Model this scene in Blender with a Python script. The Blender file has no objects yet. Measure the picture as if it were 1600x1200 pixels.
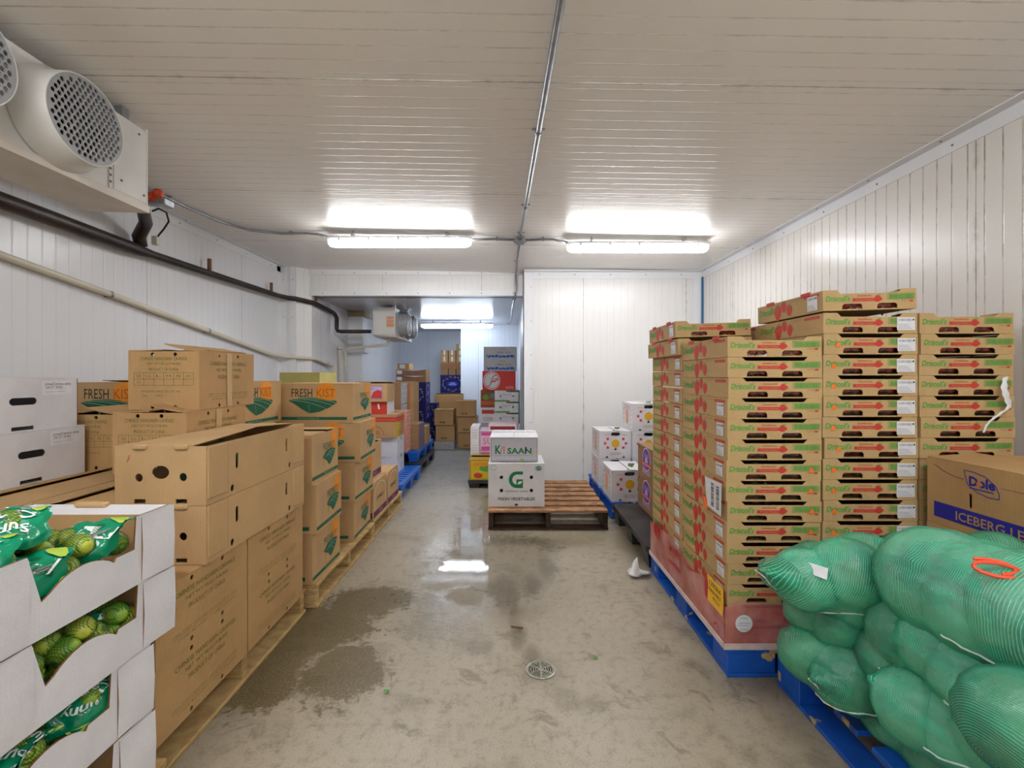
import bpy, math, random
import numpy as np
from mathutils import Vector, Matrix, geometry
random.seed(7)
SC = bpy.context.scene
COL = SC.collection
PI = math.pi

# ---------------------------------------------------------------- camera, world, exposure
CZ = 1.26
cd = bpy.data.cameras.new('camera'); cam = bpy.data.objects.new('camera', cd); COL.objects.link(cam)
cd.sensor_width = 36; cd.lens = 16; cd.shift_x = 0.0019; cd.shift_y = -0.00875
cd.clip_start = 0.02; cd.clip_end = 60
cam.location = (0, 0, CZ); cam.rotation_euler = (PI/2, 0, 0)
SC.camera = cam
w = bpy.data.worlds.new('world'); SC.world = w; w.use_nodes = True
w.node_tree.nodes['Background'].inputs[0].default_value = (0.8, 0.85, 0.9, 1)
w.node_tree.nodes['Background'].inputs[1].default_value = 0.02
SC.view_settings.view_transform = 'Standard'; SC.view_settings.look = 'None'
SC.view_settings.gamma = 1; SC.view_settings.use_curve_mapping = False
SC.view_settings.exposure = 1.9
SC.cycles.max_bounces = 14; SC.cycles.diffuse_bounces = 8; SC.cycles.transparent_max_bounces = 24
LAMP_E = 11.0

def P(px, py, y):
    """point of the room seen at photo pixel (px, py) at distance y"""
    return Vector(((px-797)*y/711, y, CZ-(py-586)*y/711))

# ---------------------------------------------------------------- materials
def lin(c):
    return tuple(((x/255)/12.92 if x/255 <= .04045 else ((x/255+.055)/1.055)**2.4) for x in c)
MC = {}
class NT:
    def __init__(s, name):
        s.m = bpy.data.materials.new(name); s.m.use_nodes = True
        s.t = s.m.node_tree; s.b = s.t.nodes['Principled BSDF']; s._oc = None
    def n(s, typ, **kw):
        nd = s.t.nodes.new(typ)
        for k, v in kw.items(): setattr(nd, k, v)
        return nd
    def put(s, sock, v):
        if isinstance(v, bpy.types.NodeSocket): s.t.links.new(v, sock)
        elif v is not None:
            if hasattr(sock.default_value, '__len__') and len(sock.default_value) == 4 and len(v) == 3: v = (*v, 1)
            sock.default_value = v
    def math(s, op, a, b=None, c=None, clamp=False):
        nd = s.n('ShaderNodeMath', operation=op); nd.use_clamp = clamp
        for i, v in enumerate((a, b, c)):
            if v is not None: s.put(nd.inputs[i], v)
        return nd.outputs[0]
    def oc(s):
        if s._oc is None: s._oc = s.n('ShaderNodeTexCoord').outputs['Object']
        return s._oc
    def xyz(s, v=None):
        nd = s.n('ShaderNodeSeparateXYZ'); s.put(nd.inputs[0], v or s.oc()); return nd.outputs
    def comb(s, x, y, z):
        nd = s.n('ShaderNodeCombineXYZ')
        for i, v in enumerate((x, y, z)): s.put(nd.inputs[i], v)
        return nd.outputs[0]
    def noise(s, scale, detail=4, rough=.55, vec=None, dist=0):
        nd = s.n('ShaderNodeTexNoise'); s.put(nd.inputs['Vector'], vec or s.oc())
        nd.inputs['Scale'].default_value = scale; nd.inputs['Detail'].default_value = detail
        nd.inputs['Roughness'].default_value = rough; nd.inputs['Distortion'].default_value = dist
        return nd.outputs[0]
    def rng(s, v, a, b, c=0, d=1, smooth=False):
        nd = s.n('ShaderNodeMapRange'); nd.interpolation_type = 'SMOOTHSTEP' if smooth else 'LINEAR'
        for i, x in enumerate((v, a, b, c, d)): s.put(nd.inputs[i], x)
        return nd.outputs[0]
    def mix(s, f, a, b, mode='MIX'):
        nd = s.n('ShaderNodeMix', data_type='RGBA', blend_type=mode)
        s.put(nd.inputs[0], f); s.put(nd.inputs[6], a); s.put(nd.inputs[7], b)
        return nd.outputs[2]
    def bump(s, h, strength=.3, dist=.01):
        nd = s.n('ShaderNodeBump'); nd.inputs['Strength'].default_value = strength; nd.inputs['Distance'].default_value = dist
        s.put(nd.inputs['Height'], h); s.put(s.b.inputs['Normal'], nd.outputs[0])
    def set(s, **kw):
        nm = dict(color='Base Color', rough='Roughness', metal='Metallic', spec='Specular IOR Level', alpha='Alpha', coat='Coat Weight',
                  emis='Emission Color', est='Emission Strength', trans='Transmission Weight', sheen='Sheen Weight')
        for k, v in kw.items(): s.put(s.b.inputs[nm[k]], v)
        return s.m

def flat(name, rgb, rough=.6, metal=0, var=.06, scale=30, coat=0, spec=.4):
    if name in MC: return MC[name]
    m = NT(name); c = lin(rgb)
    if var:
        f = m.noise(scale, 3)
        col = m.mix(m.rng(f, .3, .7), tuple(x*(1-var) for x in c), tuple(min(1, x*(1+var)) for x in c))
    else: col = (*c, 1)
    m.set(color=col, rough=rough, metal=metal, coat=coat, spec=spec)
    MC[name] = m.m; return m.m
def card(name, rgb, rough=.75, flute=.12):
    """corrugated cardboard: fine fibre noise, soft flute lines and a little wear"""
    if name in MC: return MC[name]
    m = NT(name); c = lin(rgb)
    big = m.noise(5, 4); fine = m.noise(220, 2)
    col = m.mix(m.rng(big, .3, .7), tuple(x*.9 for x in c), tuple(min(1, x*1.08) for x in c))
    col = m.mix(m.rng(fine, .35, .75, 0, .22), col, tuple(x*.62 for x in c))
    m.set(color=col, rough=rough, spec=.25)
    x = m.xyz()
    fl = m.math('SINE', m.math('MULTIPLY', m.math('ADD', x[0], x[1]), 700))
    m.bump(m.math('ADD', m.math('MULTIPLY', fl, .25), m.noise(14, 3)), flute, .004)
    MC[name] = m.m; return m.m

KRAFT = card('kraft_board', (184, 147, 101)); KRAFT2 = card('kraft_board_light', (192, 157, 112))
TRAYB = card('tray_board', (192, 160, 112)); DARKK = card('dark_kraft', (150, 116, 84))
WBOARD = card('white_board', (218, 217, 221), .5, .05); EDGE = card('board_edge', (128, 92, 58))
GREYB = card('grey_board', (172, 173, 176), .5)
NAVY = card('navy_board', (22, 26, 100), .5)
GREEN = flat('print_green', (88, 156, 66)); RED = flat('print_red', (196, 58, 48)); DGREEN = flat('print_dark_green', (30, 96, 70))
LGREEN = flat('leaf_line', (150, 176, 150)); ORANGE = flat('print_orange', (226, 140, 34)); OLIVE = flat('print_olive', (112, 112, 44))
INK = flat('print_black', (38, 38, 38)); BLUE = flat('print_blue', (34, 38, 150)); PURPLE = flat('print_purple', (104, 66, 160))
MAROON = flat('print_plum', (98, 40, 92)); PINK = flat('print_magenta', (196, 70, 140)); LILAC = flat('print_lilac', (196, 168, 208))
WHITE = flat('print_white', (228, 228, 228)); PALE = flat('print_pale', (200, 204, 206)); YELL = flat('print_yellow', (204, 178, 40))
TEAL = flat('print_teal', (70, 140, 150)); GREY = flat('print_grey', (130, 130, 134)); FADE = flat('print_faded_red', (198, 120, 86))
STICK = flat('sticker_white', (222, 222, 226), .4); HOTO = flat('sticker_orange', (252, 120, 40), .4)
TAPE = flat('packing_tape', (190, 160, 108), .25, coat=.3); GOLD = flat('citrus_orange', (222, 166, 40)); PCORAL = flat('print_coral', (222, 120, 92))
BURG = flat('print_burgundy', (120, 40, 48)); SKYB = flat('print_royal', (30, 60, 190))

# ---------------------------------------------------------------- mesh building
TXT = {}
def text_tris(s, shear=0, bold=0):
    k = (s, shear, bold)
    if k in TXT: return TXT[k]
    cu = bpy.data.curves.new('tmp', 'FONT'); cu.body = s; cu.shear = shear; cu.offset = bold; cu.resolution_u = 2
    ob = bpy.data.objects.new('tmp', cu); COL.objects.link(ob)
    dg = bpy.context.evaluated_depsgraph_get(); dg.update()
    me = bpy.data.meshes.new_from_object(ob.evaluated_get(dg))
    vs = [(v.co.x, v.co.y) for v in me.vertices]; fs = [tuple(p.vertices) for p in me.polygons]
    x0 = min(v[0] for v in vs); x1 = max(v[0] for v in vs); y0 = min(v[1] for v in vs); y1 = max(v[1] for v in vs)
    vs = [((x-x0)/(x1-x0), (y-y0)/(y1-y0)) for x, y in vs]
    bpy.data.objects.remove(ob); bpy.data.curves.remove(cu); bpy.data.meshes.remove(me)
    TXT[k] = (vs, fs); return TXT[k]

class MB:
    def __init__(s): s.v = []; s.f = []; s.mi = []; s.ms = []
    def mid(s, m):
        if m not in s.ms: s.ms.append(m)
        return s.ms.index(m)
    def add(s, vs, fs, m):
        o = len(s.v); s.v += [tuple(v) for v in vs]; i = s.mid(m)
        for f in fs: s.f.append(tuple(o+k for k in f)); s.mi.append(i)
        return s
    def box(s, x0, x1, y0, y1, z0, z1, m):
        vs = [(x, y, z) for z in (z0, z1) for y in (y0, y1) for x in (x0, x1)]
        return s.add(vs, [(0, 2, 3, 1), (4, 5, 7, 6), (0, 1, 5, 4), (2, 6, 7, 3), (0, 4, 6, 2), (1, 3, 7, 5)], m)
    def bbox(s, x0, x1, y0, y1, z0, z1, m, c=.004):
        """box with chamfered vertical and top edges"""
        a, b = [], []
        def ring(k, z): return [(x0+k+c, y0+k, z), (x1-k-c, y0+k, z), (x1-k, y0+k+c, z), (x1-k, y1-k-c, z), (x1-k-c, y1-k, z), (x0+k+c, y1-k, z), (x0+k, y1-k-c, z), (x0+k, y0+k+c, z)]
        vs = ring(0, z0+c) + ring(0, z1-c) + ring(c*.8, z1) + ring(c*.8, z0)
        fs = []
        for r0, r1 in ((0, 8), (8, 16), (24, 0)):
            fs += [(r0+i, r0+(i+1) % 8, r1+(i+1) % 8, r1+i) for i in range(8)]
        fs += [tuple(16+i for i in range(8)), tuple(24+i for i in range(7, -1, -1))]
        return s.add(vs, fs, m)
    def panel(s, outline, holes, t, fn, m, medge=None):
        """flat panel from an outline with holes; fn(u, v, off) maps into space, off 0 is the outer face"""
        loops = [outline]+list(holes); pts = [p for l in loops for p in l]
        tr = geometry.tessellate_polygon([[Vector((p[0], p[1], 0)) for p in l] for l in loops])
        s.add([fn(u, v, 0) for u, v in pts], tr, m)
        if t:
            s.add([fn(u, v, -t) for u, v in pts], [f[::-1] for f in tr], m)
            for l in loops:
                n = len(l)
                s.add([fn(u, v, 0) for u, v in l]+[fn(u, v, -t) for u, v in l], [(i, (i+1) % n, n+(i+1) % n, n+i) for i in range(n)], medge or m)
        return s
    def text(s, txt, u, v, wd, ht, m, fn, off=.0008, shear=0, bold=0, rot=0):
        vs, fs = text_tris(txt, shear, bold); c, sn = math.cos(rot), math.sin(rot)
        q = []
        for x, y in vs:
            a = (x-.5)*wd; b = (y-.5)*ht; q.append(fn(u+a*c-b*sn, v+a*sn+b*c, off))
        return s.add(q, fs, m)
    def poly(s, pts, m, fn, off=.0006): return s.panel(pts, [], 0, lambda u, v, o: fn(u, v, off), m)
    def rect(s, u0, u1, v0, v1, m, fn, off=.0006): return s.add([fn(u0, v0, off), fn(u1, v0, off), fn(u1, v1, off), fn(u0, v1, off)], [(0, 1, 2, 3)], m)
    def line(s, pts, wd, m, fn, off=.0009):
        for (a, b), (c, d) in zip(pts, pts[1:]):
            L = math.hypot(c-a, d-b) or 1; nx, ny = -(d-b)/L*wd/2, (c-a)/L*wd/2
            s.add([fn(a-nx, b-ny, off), fn(c-nx, d-ny, off), fn(c+nx, d+ny, off), fn(a+nx, b+ny, off)], [(0, 1, 2, 3)], m)
        return s
    def tube(s, pts, r, m, n=12, cap=True):
        pts = [Vector(p) for p in pts]; rr = r if isinstance(r, (list, tuple)) else [r]*len(pts)
        up = None; rings = []
        for i, p in enumerate(pts):
            d = (pts[min(i+1, len(pts)-1)]-pts[max(i-1, 0)]).normalized()
            if up is None: up = Vector((0, 0, 1)) if abs(d.z) < .9 else Vector((1, 0, 0))
            a = d.cross(up).normalized(); up = a.cross(d).normalized()
            rings.append([p+(a*math.cos(2*PI*k/n)+up*math.sin(2*PI*k/n))*rr[i] for k in range(n)])
        vs = [q for r_ in rings for q in r_]; fs = []
        for i in range(len(pts)-1):
            fs += [(i*n+k, i*n+(k+1) % n, (i+1)*n+(k+1) % n, (i+1)*n+k) for k in range(n)]
        if cap: fs += [tuple(range(n-1, -1, -1)), tuple((len(pts)-1)*n+k for k in range(n))]
        return s.add(vs, fs, m)
    def lathe(s, prof, c, axis, m, n=32):
        """prof: list of (radius, along); axis 'x','y','z'"""
        vs = []
        for r, a in prof:
            for k in range(n):
                p, q = r*math.cos(2*PI*k/n), r*math.sin(2*PI*k/n)
                vs.append({'x': (c[0]+a, c[1]+p, c[2]+q), 'y': (c[0]+p, c[1]+a, c[2]+q), 'z': (c[0]+p, c[1]+q, c[2]+a)}[axis])
        fs = [(i*n+k, i*n+(k+1) % n, (i+1)*n+(k+1) % n, (i+1)*n+k) for i in range(len(prof)-1) for k in range(n)]
        return s.add(vs, fs, m)
    def build(s, name, parent=None, loc=(0, 0, 0), smooth=False, rz=0):
        me = bpy.data.meshes.new(name); me.from_pydata(s.v, [], s.f)
        for m in s.ms: me.materials.append(m)
        me.polygons.foreach_set('material_index', s.mi)
        if smooth: me.polygons.foreach_set('use_smooth', [True]*len(me.polygons))
        me.update(); me.validate()
        o = bpy.data.objects.new(name, me); COL.objects.link(o); o.location = loc; o.rotation_euler.z = rz
        if parent: o.parent = parent
        return o

def ell(u, v, ru, rv, n=16): return [(u+ru*math.cos(2*PI*k/n), v+rv*math.sin(2*PI*k/n)) for k in range(n)]
def slot(u, v, wd, ht, n=6):
    r = min(wd, ht)/2; ps = []
    for cx, cy, a0 in ((wd/2-r, ht/2-r, 0), (-wd/2+r, ht/2-r, 90), (-wd/2+r, -ht/2+r, 180), (wd/2-r, -ht/2+r, 270)):
        ps += [(u+cx+r*math.cos(math.radians(a0+90*k/n)), v+cy+r*math.sin(math.radians(a0+90*k/n))) for k in range(n+1)]
    out = []
    for p in ps:
        if not out or math.hypot(p[0]-out[-1][0], p[1]-out[-1][1]) > 1e-5: out.append(p)
    return out[:-1] if math.hypot(out[0][0]-out[-1][0], out[0][1]-out[-1][1]) < 1e-5 else out
def rectp(u0, u1, v0, v1): return [(u0, v0), (u1, v0), (u1, v1), (u0, v1)]
def tag(o, label, cat, group=None, kind=None):
    o['label'] = label; o['category'] = cat
    if group: o['group'] = group
    if kind: o['kind'] = kind
    return o
def empty(name, loc=(0, 0, 0), rz=0):
    o = bpy.data.objects.new(name, None); COL.objects.link(o); o.location = loc; o.rotation_euler.z = rz
    o.empty_display_size = .05; return o
def struct(mb, name, **kw):
    o = mb.build(name, **kw); o['kind'] = 'structure'; return o
def dup(o, parent=None):
    c = o.copy(); COL.objects.link(c); c.parent = parent
    for ch in list(o.children): dup(ch, c)
    return c
def frames(w, d, h):
    return {'F': lambda u, v, o: (u, -d/2-o, v), 'R': lambda u, v, o: (w/2+o, u, v), 'L': lambda u, v, o: (-w/2-o, -u, v),
            'B': lambda u, v, o: (-u, d/2+o, v), 'T': lambda u, v, o: (u, v, h+o)}
def carton(name, w, d, h, mat, holes={}, prints=None, top='flaps', lift=(0, 0), tape=False, t=.004, sides=None, edge=None):
    """hollow carton standing on its origin, body plus top flaps"""
    root = empty(name); b = MB(); fr = frames(w, d, h); e = edge or mat
    for k in 'FRLB':
        hw = (w if k in 'FB' else d-2*t)/2
        out = (sides or {}).get(k) or rectp(-hw, hw, 0, h-(t if top in ('flaps', 'lid') else 0))
        b.panel(out, holes.get(k, []), t, fr[k], mat, e)
    b.box(-w/2+t, w/2-t, -d/2+t, d/2-t, .0005, t, mat)
    if prints: prints(b, fr)
    b.build('carton_body', root)
    if top == 'flaps':
        long_x = w >= d
        for sgn, lf in ((-1, lift[0]), (1, lift[1])):
            f = MB(); L = (w if long_x else d)/2; D = (d if long_x else w)/2
            N = 5
            for i in range(N):
                a0, a1 = 1-i/N, 1-(i+1)/N
                def pt(l, a, o): # a=1 hinge ... 0 centre seam
                    z = h-t+.0004+o+lf*(1-a)**1.6
                    q = sgn*(.0015+a*(D-.0015))
                    return (l, q, z) if long_x else (q, l, z)
                vs = [pt(-L, a0, 0), pt(L, a0, 0), pt(L, a1, 0), pt(-L, a1, 0), pt(-L, a0, t), pt(L, a0, t), pt(L, a1, t), pt(-L, a1, t)]
                f.add(vs, [(0, 1, 2, 3), (7, 6, 5, 4), (0, 4, 5, 1), (2, 6, 7, 3), (1, 5, 6, 2), (0, 3, 7, 4)], mat)
            f.build('top_flap', root)
        if tape:
            f = MB(); q = .024; z = h+.0012+max(lift)
            if long_x: f.box(-w/2-.0015, w/2+.0015, -q, q, z-.0006, z, TAPE); [f.box(s_*(w/2+.0008)-.0006, s_*(w/2+.0008)+.0006, -q, q, h-.06, z, TAPE) for s_ in (-1, 1)]
            else: f.box(-q, q, -d/2-.0015, d/2+.0015, z-.0006, z, TAPE); [f.box(-q, q, s_*(d/2+.0008)-.0006, s_*(d/2+.0008)+.0006, h-.06, z, TAPE) for s_ in (-1, 1)]
            f.build('packing_tape', root)
    elif top == 'lid':
        f = MB(); f.box(-w/2, w/2, -d/2, d/2, h-t+.0003, h, mat); f.build('lid', root)
    return root
def body(r): return next(c for c in r.children if c.name.split('.')[0] in ('tray_body', 'carton_body'))
PROTO = {}
def put(kind, maker, loc, label, cat='box', group=None, rz=0):
    if kind in PROTO: r = dup(PROTO[kind])
    else: r = maker(); PROTO[kind] = r
    r.location = loc; r.rotation_euler.z = math.radians(rz)
    for k in ('group',):
        if k in r: del r[k]
    return tag(r, label, cat, group)
def ordn(k): return ['first', 'second', 'third', 'fourth', 'fifth', 'sixth', 'seventh', 'eighth', 'ninth', 'tenth', 'eleventh', 'twelfth', 'thirteenth', 'fourteenth', 'fifteenth', 'sixteenth', 'seventeenth'][k]

# ---------------------------------------------------------------- room surfaces
def panel_mat(name, rgb, axis, off, dirt=0, rough=.3, groove=.25, tint=None):
    m = NT(name); x = m.xyz(); c = lin(rgb); cc = m.math('ADD', x[axis], -off)
    f = m.math('FRACT', m.math('DIVIDE', cc, .0815))
    d = m.math('MULTIPLY', m.math('ABSOLUTE', m.math('ADD', f, -.5)), .0815)
    g = m.rng(d, .0012, .0055, 1, 0, True)
    f2 = m.math('FRACT', m.math('DIVIDE', cc, 1.22)); d2 = m.math('MULTIPLY', m.math('MINIMUM', f2, m.math('SUBTRACT', 1, f2)), 1.22); lo_ = m.rng(x[2], .9, 2.0, .15, 1)
    seam = m.rng(d2, .001, .0045, 1, 0, True)
    big = m.noise(.7, 4); sp = m.noise(9, 5, .7)
    col = m.mix(m.rng(big, .3, .7), tuple(k*.95 for k in c), c)
    if tint: col = m.mix(m.rng(big, .4, .75, 0, .7), col, lin(tint))
    dk = tuple(k*.45 for k in lin((176, 168, 150)))
    if axis != 1 or 'ceil' not in name: g = m.math('MULTIPLY', g, lo_)
    col = m.mix(m.math('MULTIPLY', g, groove), col, tuple(k*.5 for k in c))
    if dirt:
        dn = m.math('MULTIPLY', m.rng(sp, .42, .62, 0, 1, True), g)
        col = m.mix(m.math('MULTIPLY', dn, dirt), col, dk)
        wide = m.rng(d2, .004, .03, 1, 0, True)
        col = m.mix(m.math('MULTIPLY', m.math('MULTIPLY', wide, m.rng(sp, .5, .8)), .5), col, dk)
    col = m.mix(m.math('MULTIPLY', seam, m.rng(sp, .3, .6, .35, .9)), col, dk)
    m.set(color=col, rough=rough, spec=.24 if 'ceil' in name else .45)
    m.bump(m.math('SUBTRACT', 0, m.math('ADD', g, m.math('MULTIPLY', seam, 1.5))), .38 if 'ceil' in name else .5, .0016)
    return m.m
CEIL = panel_mat('ceiling_panel', (240, 237, 232), 1, 1.957, .3, .27, .16, (234, 228, 219))
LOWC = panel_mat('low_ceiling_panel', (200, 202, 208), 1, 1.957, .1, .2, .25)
WALL = panel_mat('wall_panel_side', (224, 225, 228), 1, 2.227, 0, .28, .2)
WALLR = panel_mat('wall_panel_right', (224, 221, 216), 1, 2.227, .75, .28, .6)
WALLX = panel_mat('wall_panel_end', (224, 223, 222), 0, .87, .05, .3, .12)
WALLB = panel_mat('wall_panel_far', (206, 214, 228), 0, -.62, .0, .3, .25)
TRIM = flat('white_trim', (222, 223, 226), .35, var=.03, scale=3)
RIVET = flat('rivet_grey', (110, 104, 98), .5)

def zc(x): return CZ+1.26-.016*x
LX, RX = -2.75, 2.28
m = NT('wet_concrete'); X = m.xyz()
def blob(cx, cy, rx, ry, soft=.5, rot=0):
    dx = m.math('ADD', X[0], -cx); dy = m.math('ADD', X[1], -cy); c, s_ = math.cos(rot), math.sin(rot)
    a = m.math('DIVIDE', m.math('ADD', m.math('MULTIPLY', dx, c), m.math('MULTIPLY', dy, s_)), rx)
    b = m.math('DIVIDE', m.math('SUBTRACT', m.math('MULTIPLY', dy, c), m.math('MULTIPLY', dx, s_)), ry)
    r = m.math('SQRT', m.math('ADD', m.math('MULTIPLY', a, a), m.math('MULTIPLY', b, b)))
    r = m.math('ADD', r, m.math('ADD', m.math('MULTIPLY', m.math('ADD', n1, -.5), 1.9), m.math('MULTIPLY', m.math('ADD', n2, -.5), 1.5)))
    return m.rng(r, 1-soft, 1+soft*.4, 1, 0, True)
n1 = m.noise(3.2, 6, .62); n2 = m.noise(26, 5, .65); n3 = m.noise(150, 3, .6); n0 = m.noise(.9, 4)
base = m.mix(m.rng(n0, .3, .7), lin((156, 145, 125)), lin((173, 162, 143)))
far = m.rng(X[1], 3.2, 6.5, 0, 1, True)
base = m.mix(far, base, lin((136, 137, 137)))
n4 = m.noise(7, 6, .68, dist=.8)
base = m.mix(m.rng(n1, .52, .68, 0, .6, True), base, lin((112, 103, 88)))
base = m.mix(m.rng(n4, .55, .66, 0, .55, True), base, lin((96, 88, 70)))
base = m.mix(m.rng(n4, .44, .34, 0, .15, True), base, lin((176, 170, 158)))
base = m.mix(m.rng(n2, .5, .75, 0, .45), base, lin((92, 84, 72)))
base = m.mix(m.rng(n3, .5, .75, 0, .4), base, lin((84, 77, 66)))
dark = None
for a in ((-.95, 2.25, .28, .30), (-.78, 2.55, .25, .2), (-.72, 1.95, .2, .22), (-1.0, 1.9, .16, .25)):
    v = blob(*a, .22); dark = v if dark is None else m.math('MAXIMUM', dark, v)
trail = None
for a in ((.30, 3.35, .10, .22, .7), (.24, 3.0, .07, .22, .7), (.13, 2.72, .07, .2, .7), (.02, 2.45, .06, .22, .7), (.04, 2.2, .05, .14, .7), (.10, 2.04, .05, .10, .7),
          (.15, 3.45, .45, .12, .8), (.9, 3.3, .14, .45, .8), (1.05, 2.2, .14, .3, .7), (-.02, 2.6, .1, .3, .8), (1.15, 1.9, .2, .12, .8)):
    v = blob(*a[:4], a[4]); trail = v if trail is None else m.math('MAXIMUM', trail, v)
base = m.mix(m.math('MULTIPLY', dark, m.rng(n3, .35, .6, .6, 1)), base, lin((88, 74, 38)))
base = m.mix(m.math('MULTIPLY', trail, .6), base, lin((78, 64, 44)))
grn = blob(.55, 3.5, .5, .35, .9); base = m.mix(m.math('MULTIPLY', grn, .22), base, lin((104, 94, 46)))
pud = None
for a in ((-.30, 3.05, .20, .42), (-.12, 3.1, .15, .3), (-.32, 3.75, .16, .5), (-.42, 2.8, .14, .16), (-.17, 4.3, .12, .6), (-.22, 2.95, .26, .3), (-.25, 2.6, .12, .12), (-.05, 2.8, .1, .12)):
    v = blob(*a, .18); pud = v if pud is None else m.math('MAXIMUM', pud, v)
damp = None
for a in ((-.3, 3.2, .4, .9), (-.35, 2.5, .25, .4), (.1, 3.0, .3, .6), (.13, 1.94, .12, .12)):
    v = blob(*a, .6); damp = v if damp is None else m.math('MAXIMUM', damp, v)
base = m.mix(m.math('MULTIPLY', damp, .3), base, lin((84, 82, 74)))
ro = m.rng(n2, .3, .7, .30, .48)
ro = m.math('SUBTRACT', ro, m.math('MULTIPLY', damp, .20))
ro = m.math('SUBTRACT', ro, m.math('MULTIPLY', pud, .28), clamp=True)
m.set(color=base, rough=ro, spec=.5)
hh = m.math('MULTIPLY', m.math('ADD', m.math('MULTIPLY', n3, .4), n2), m.math('SUBTRACT', 1, m.math('MULTIPLY', pud, .93)))
m.bump(hh, .22, .006)
FLOOR = m.m

def sheet(vs, mat, name, t=Vector((0, 0, 0))):
    b = MB(); vs = [Vector(v) for v in vs]; n = len(vs)
    b.add(vs+[v+t for v in vs], [tuple(range(n)), tuple(range(2*n-1, n-1, -1))]+[(i, (i+1) % n, n+(i+1) % n, n+i) for i in range(n)], mat)
    return struct(b, name)
BY = -4.0
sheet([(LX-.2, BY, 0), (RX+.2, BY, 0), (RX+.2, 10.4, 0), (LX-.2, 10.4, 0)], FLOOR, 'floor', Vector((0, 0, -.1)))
sheet([(LX-.1, BY, zc(LX-.1)), (RX+.1, BY, zc(RX+.1)), (RX+.1, 5.75, zc(RX+.1)), (LX-.1, 5.75, zc(LX-.1))], CEIL, 'ceiling', Vector((0, 0, .1)))
LZ = 2.235
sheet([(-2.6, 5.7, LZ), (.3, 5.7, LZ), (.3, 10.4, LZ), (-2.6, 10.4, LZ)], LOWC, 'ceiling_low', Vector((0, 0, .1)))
sheet([(LX, BY, 0), (LX, 5.45, 0), (LX, 5.45, 2.6), (LX, BY, 2.6)], WALL, 'wall_left', Vector((-.1, 0, 0)))
sheet([(RX, BY, 0), (RX, 5.4, 0), (RX, 5.4, 2.6), (RX, BY, 2.6)], WALLR, 'wall_right', Vector((.1, 0, 0)))
sheet([(LX, BY, 0), (RX, BY, 0), (RX, BY, 2.6), (LX, BY, 2.6)], WALLX, 'wall_behind', Vector((0, -.1, 0)))
sheet([(.165, 5.4, 0), (RX+.1, 5.4, 0), (RX+.1, 5.4, 2.6), (.165, 5.4, 2.6)], WALLX, 'wall_back', Vector((0, .1, 0)))
sheet([(.165, 5.5, 0), (.165, 8.9, 0), (.165, 8.9, LZ+.1), (.165, 5.5, LZ+.1)], WALL, 'wall_passage', Vector((.1, 0, 0)))
sheet([(-.964, 8.9, 0), (.3, 8.9, 0), (.3, 8.9, LZ+.05), (-.964, 8.9, LZ+.05)], WALLB, 'wall_return', Vector((0, 1.35, 0)))
sheet([(-2.6, 10.2, 0), (-.9, 10.2, 0), (-.9, 10.2, LZ+.05), (-2.6, 10.2, LZ+.05)], WALLB, 'wall_far', Vector((0, .1, 0)))
sheet([(-2.45, 5.752, 0), (-2.45, 10.2, 0), (-2.45, 10.2, LZ+.05), (-2.45, 5.752, LZ+.05)], WALL, 'wall_passage_left', Vector((-.1, 0, 0)))
b = MB(); pts = [(LX-.05, 5.45), (-2.62, 5.45), (-2.45, 5.62), (-2.45, 5.75), (LX-.05, 5.75)]
b.add([(x, y, z) for z in (0, 2.6) for x, y in pts], [(0, 1, 6, 5), (1, 2, 7, 6), (2, 3, 8, 7)], WALLX); struct(b, 'wall_left_pier')
sheet([(-2.5, 5.6, LZ), (.2, 5.6, LZ), (.2, 5.6, 2.6), (-2.5, 5.6, 2.6)], WALLX, 'wall_header', Vector((0, .15, 0)))
b = MB(); b.box(-2.45, -2.24, 6.9, 7.15, 0, LZ, TRIM); b.box(-2.45, -2.20, 6.87, 7.18, 1.6, 1.66, TRIM); b.box(-2.45, -2.2, 6.87, 7.18, LZ-.09, LZ, flat('stained_trim', (150, 132, 108), .6))
struct(b, 'wall_passage_pier')
# trims
def trim(name, boxes, riv=(), mat=TRIM):
    b = MB()
    for q in boxes: b.box(*q, mat)
    for p, ax in riv:
        x, y, z = p; r = .006
        b.lathe([(r, -.003), (r*.7, .003), (0.0001, .004)] if ax[1] == '+' else [(r, .003), (r*.7, -.003), (.0001, -.004)], p, ax[0], RIVET, 8)
    return struct(b, name)
def sloped(name, y0, y1, x, side, mat=TRIM):
    b = MB(); z = zc(x); wv = .075
    if side > 0: b.box(x-.006, x+.001, y0, y1, z-wv, z, mat); b.box(x-wv*.9, x, y0, y1, z-.006+.001, z+.004, mat)
    else: b.box(x-.001, x+.006, y0, y1, z-wv, z, mat); b.box(x, x+wv*.9, y0, y1, z-.007, z+.004, mat)
    y = y0+.1
    while y < y1:
        b.lathe([(.006, 0), (.004, -side*.004), (.0001, -side*.005)], (x-side*.006, y, z-wv*.55), 'x', RIVET, 8)
        b.lathe([(.006, 0), (.004, -.003), (.0001, -.004)], (x-side*wv*.5, y+.03, z-.007), 'z', RIVET, 8)
        y += .48
    return struct(b, name)
sloped('trim_1', BY, 5.4, RX, 1); sloped('trim_2', BY, 5.45, LX, -1)
b = MB(); b.box(.165, RX, 5.392, 5.4, 2.405, 2.51, TRIM); b.box(.165, RX, 5.32, 5.4, 2.478, 2.484, TRIM)
for i in range(5): b.lathe([(.007, 0), (.004, -.004), (.0001, -.005)], (.35+i*.42, 5.392, 2.45), 'y', RIVET, 8)
struct(b, 'trim_3')
b = MB(); b.box(.155, .275, 5.388, 5.398, 0, 2.5, TRIM); b.box(.155, .165, 5.388, 5.62, 0, 2.5, TRIM)
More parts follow.
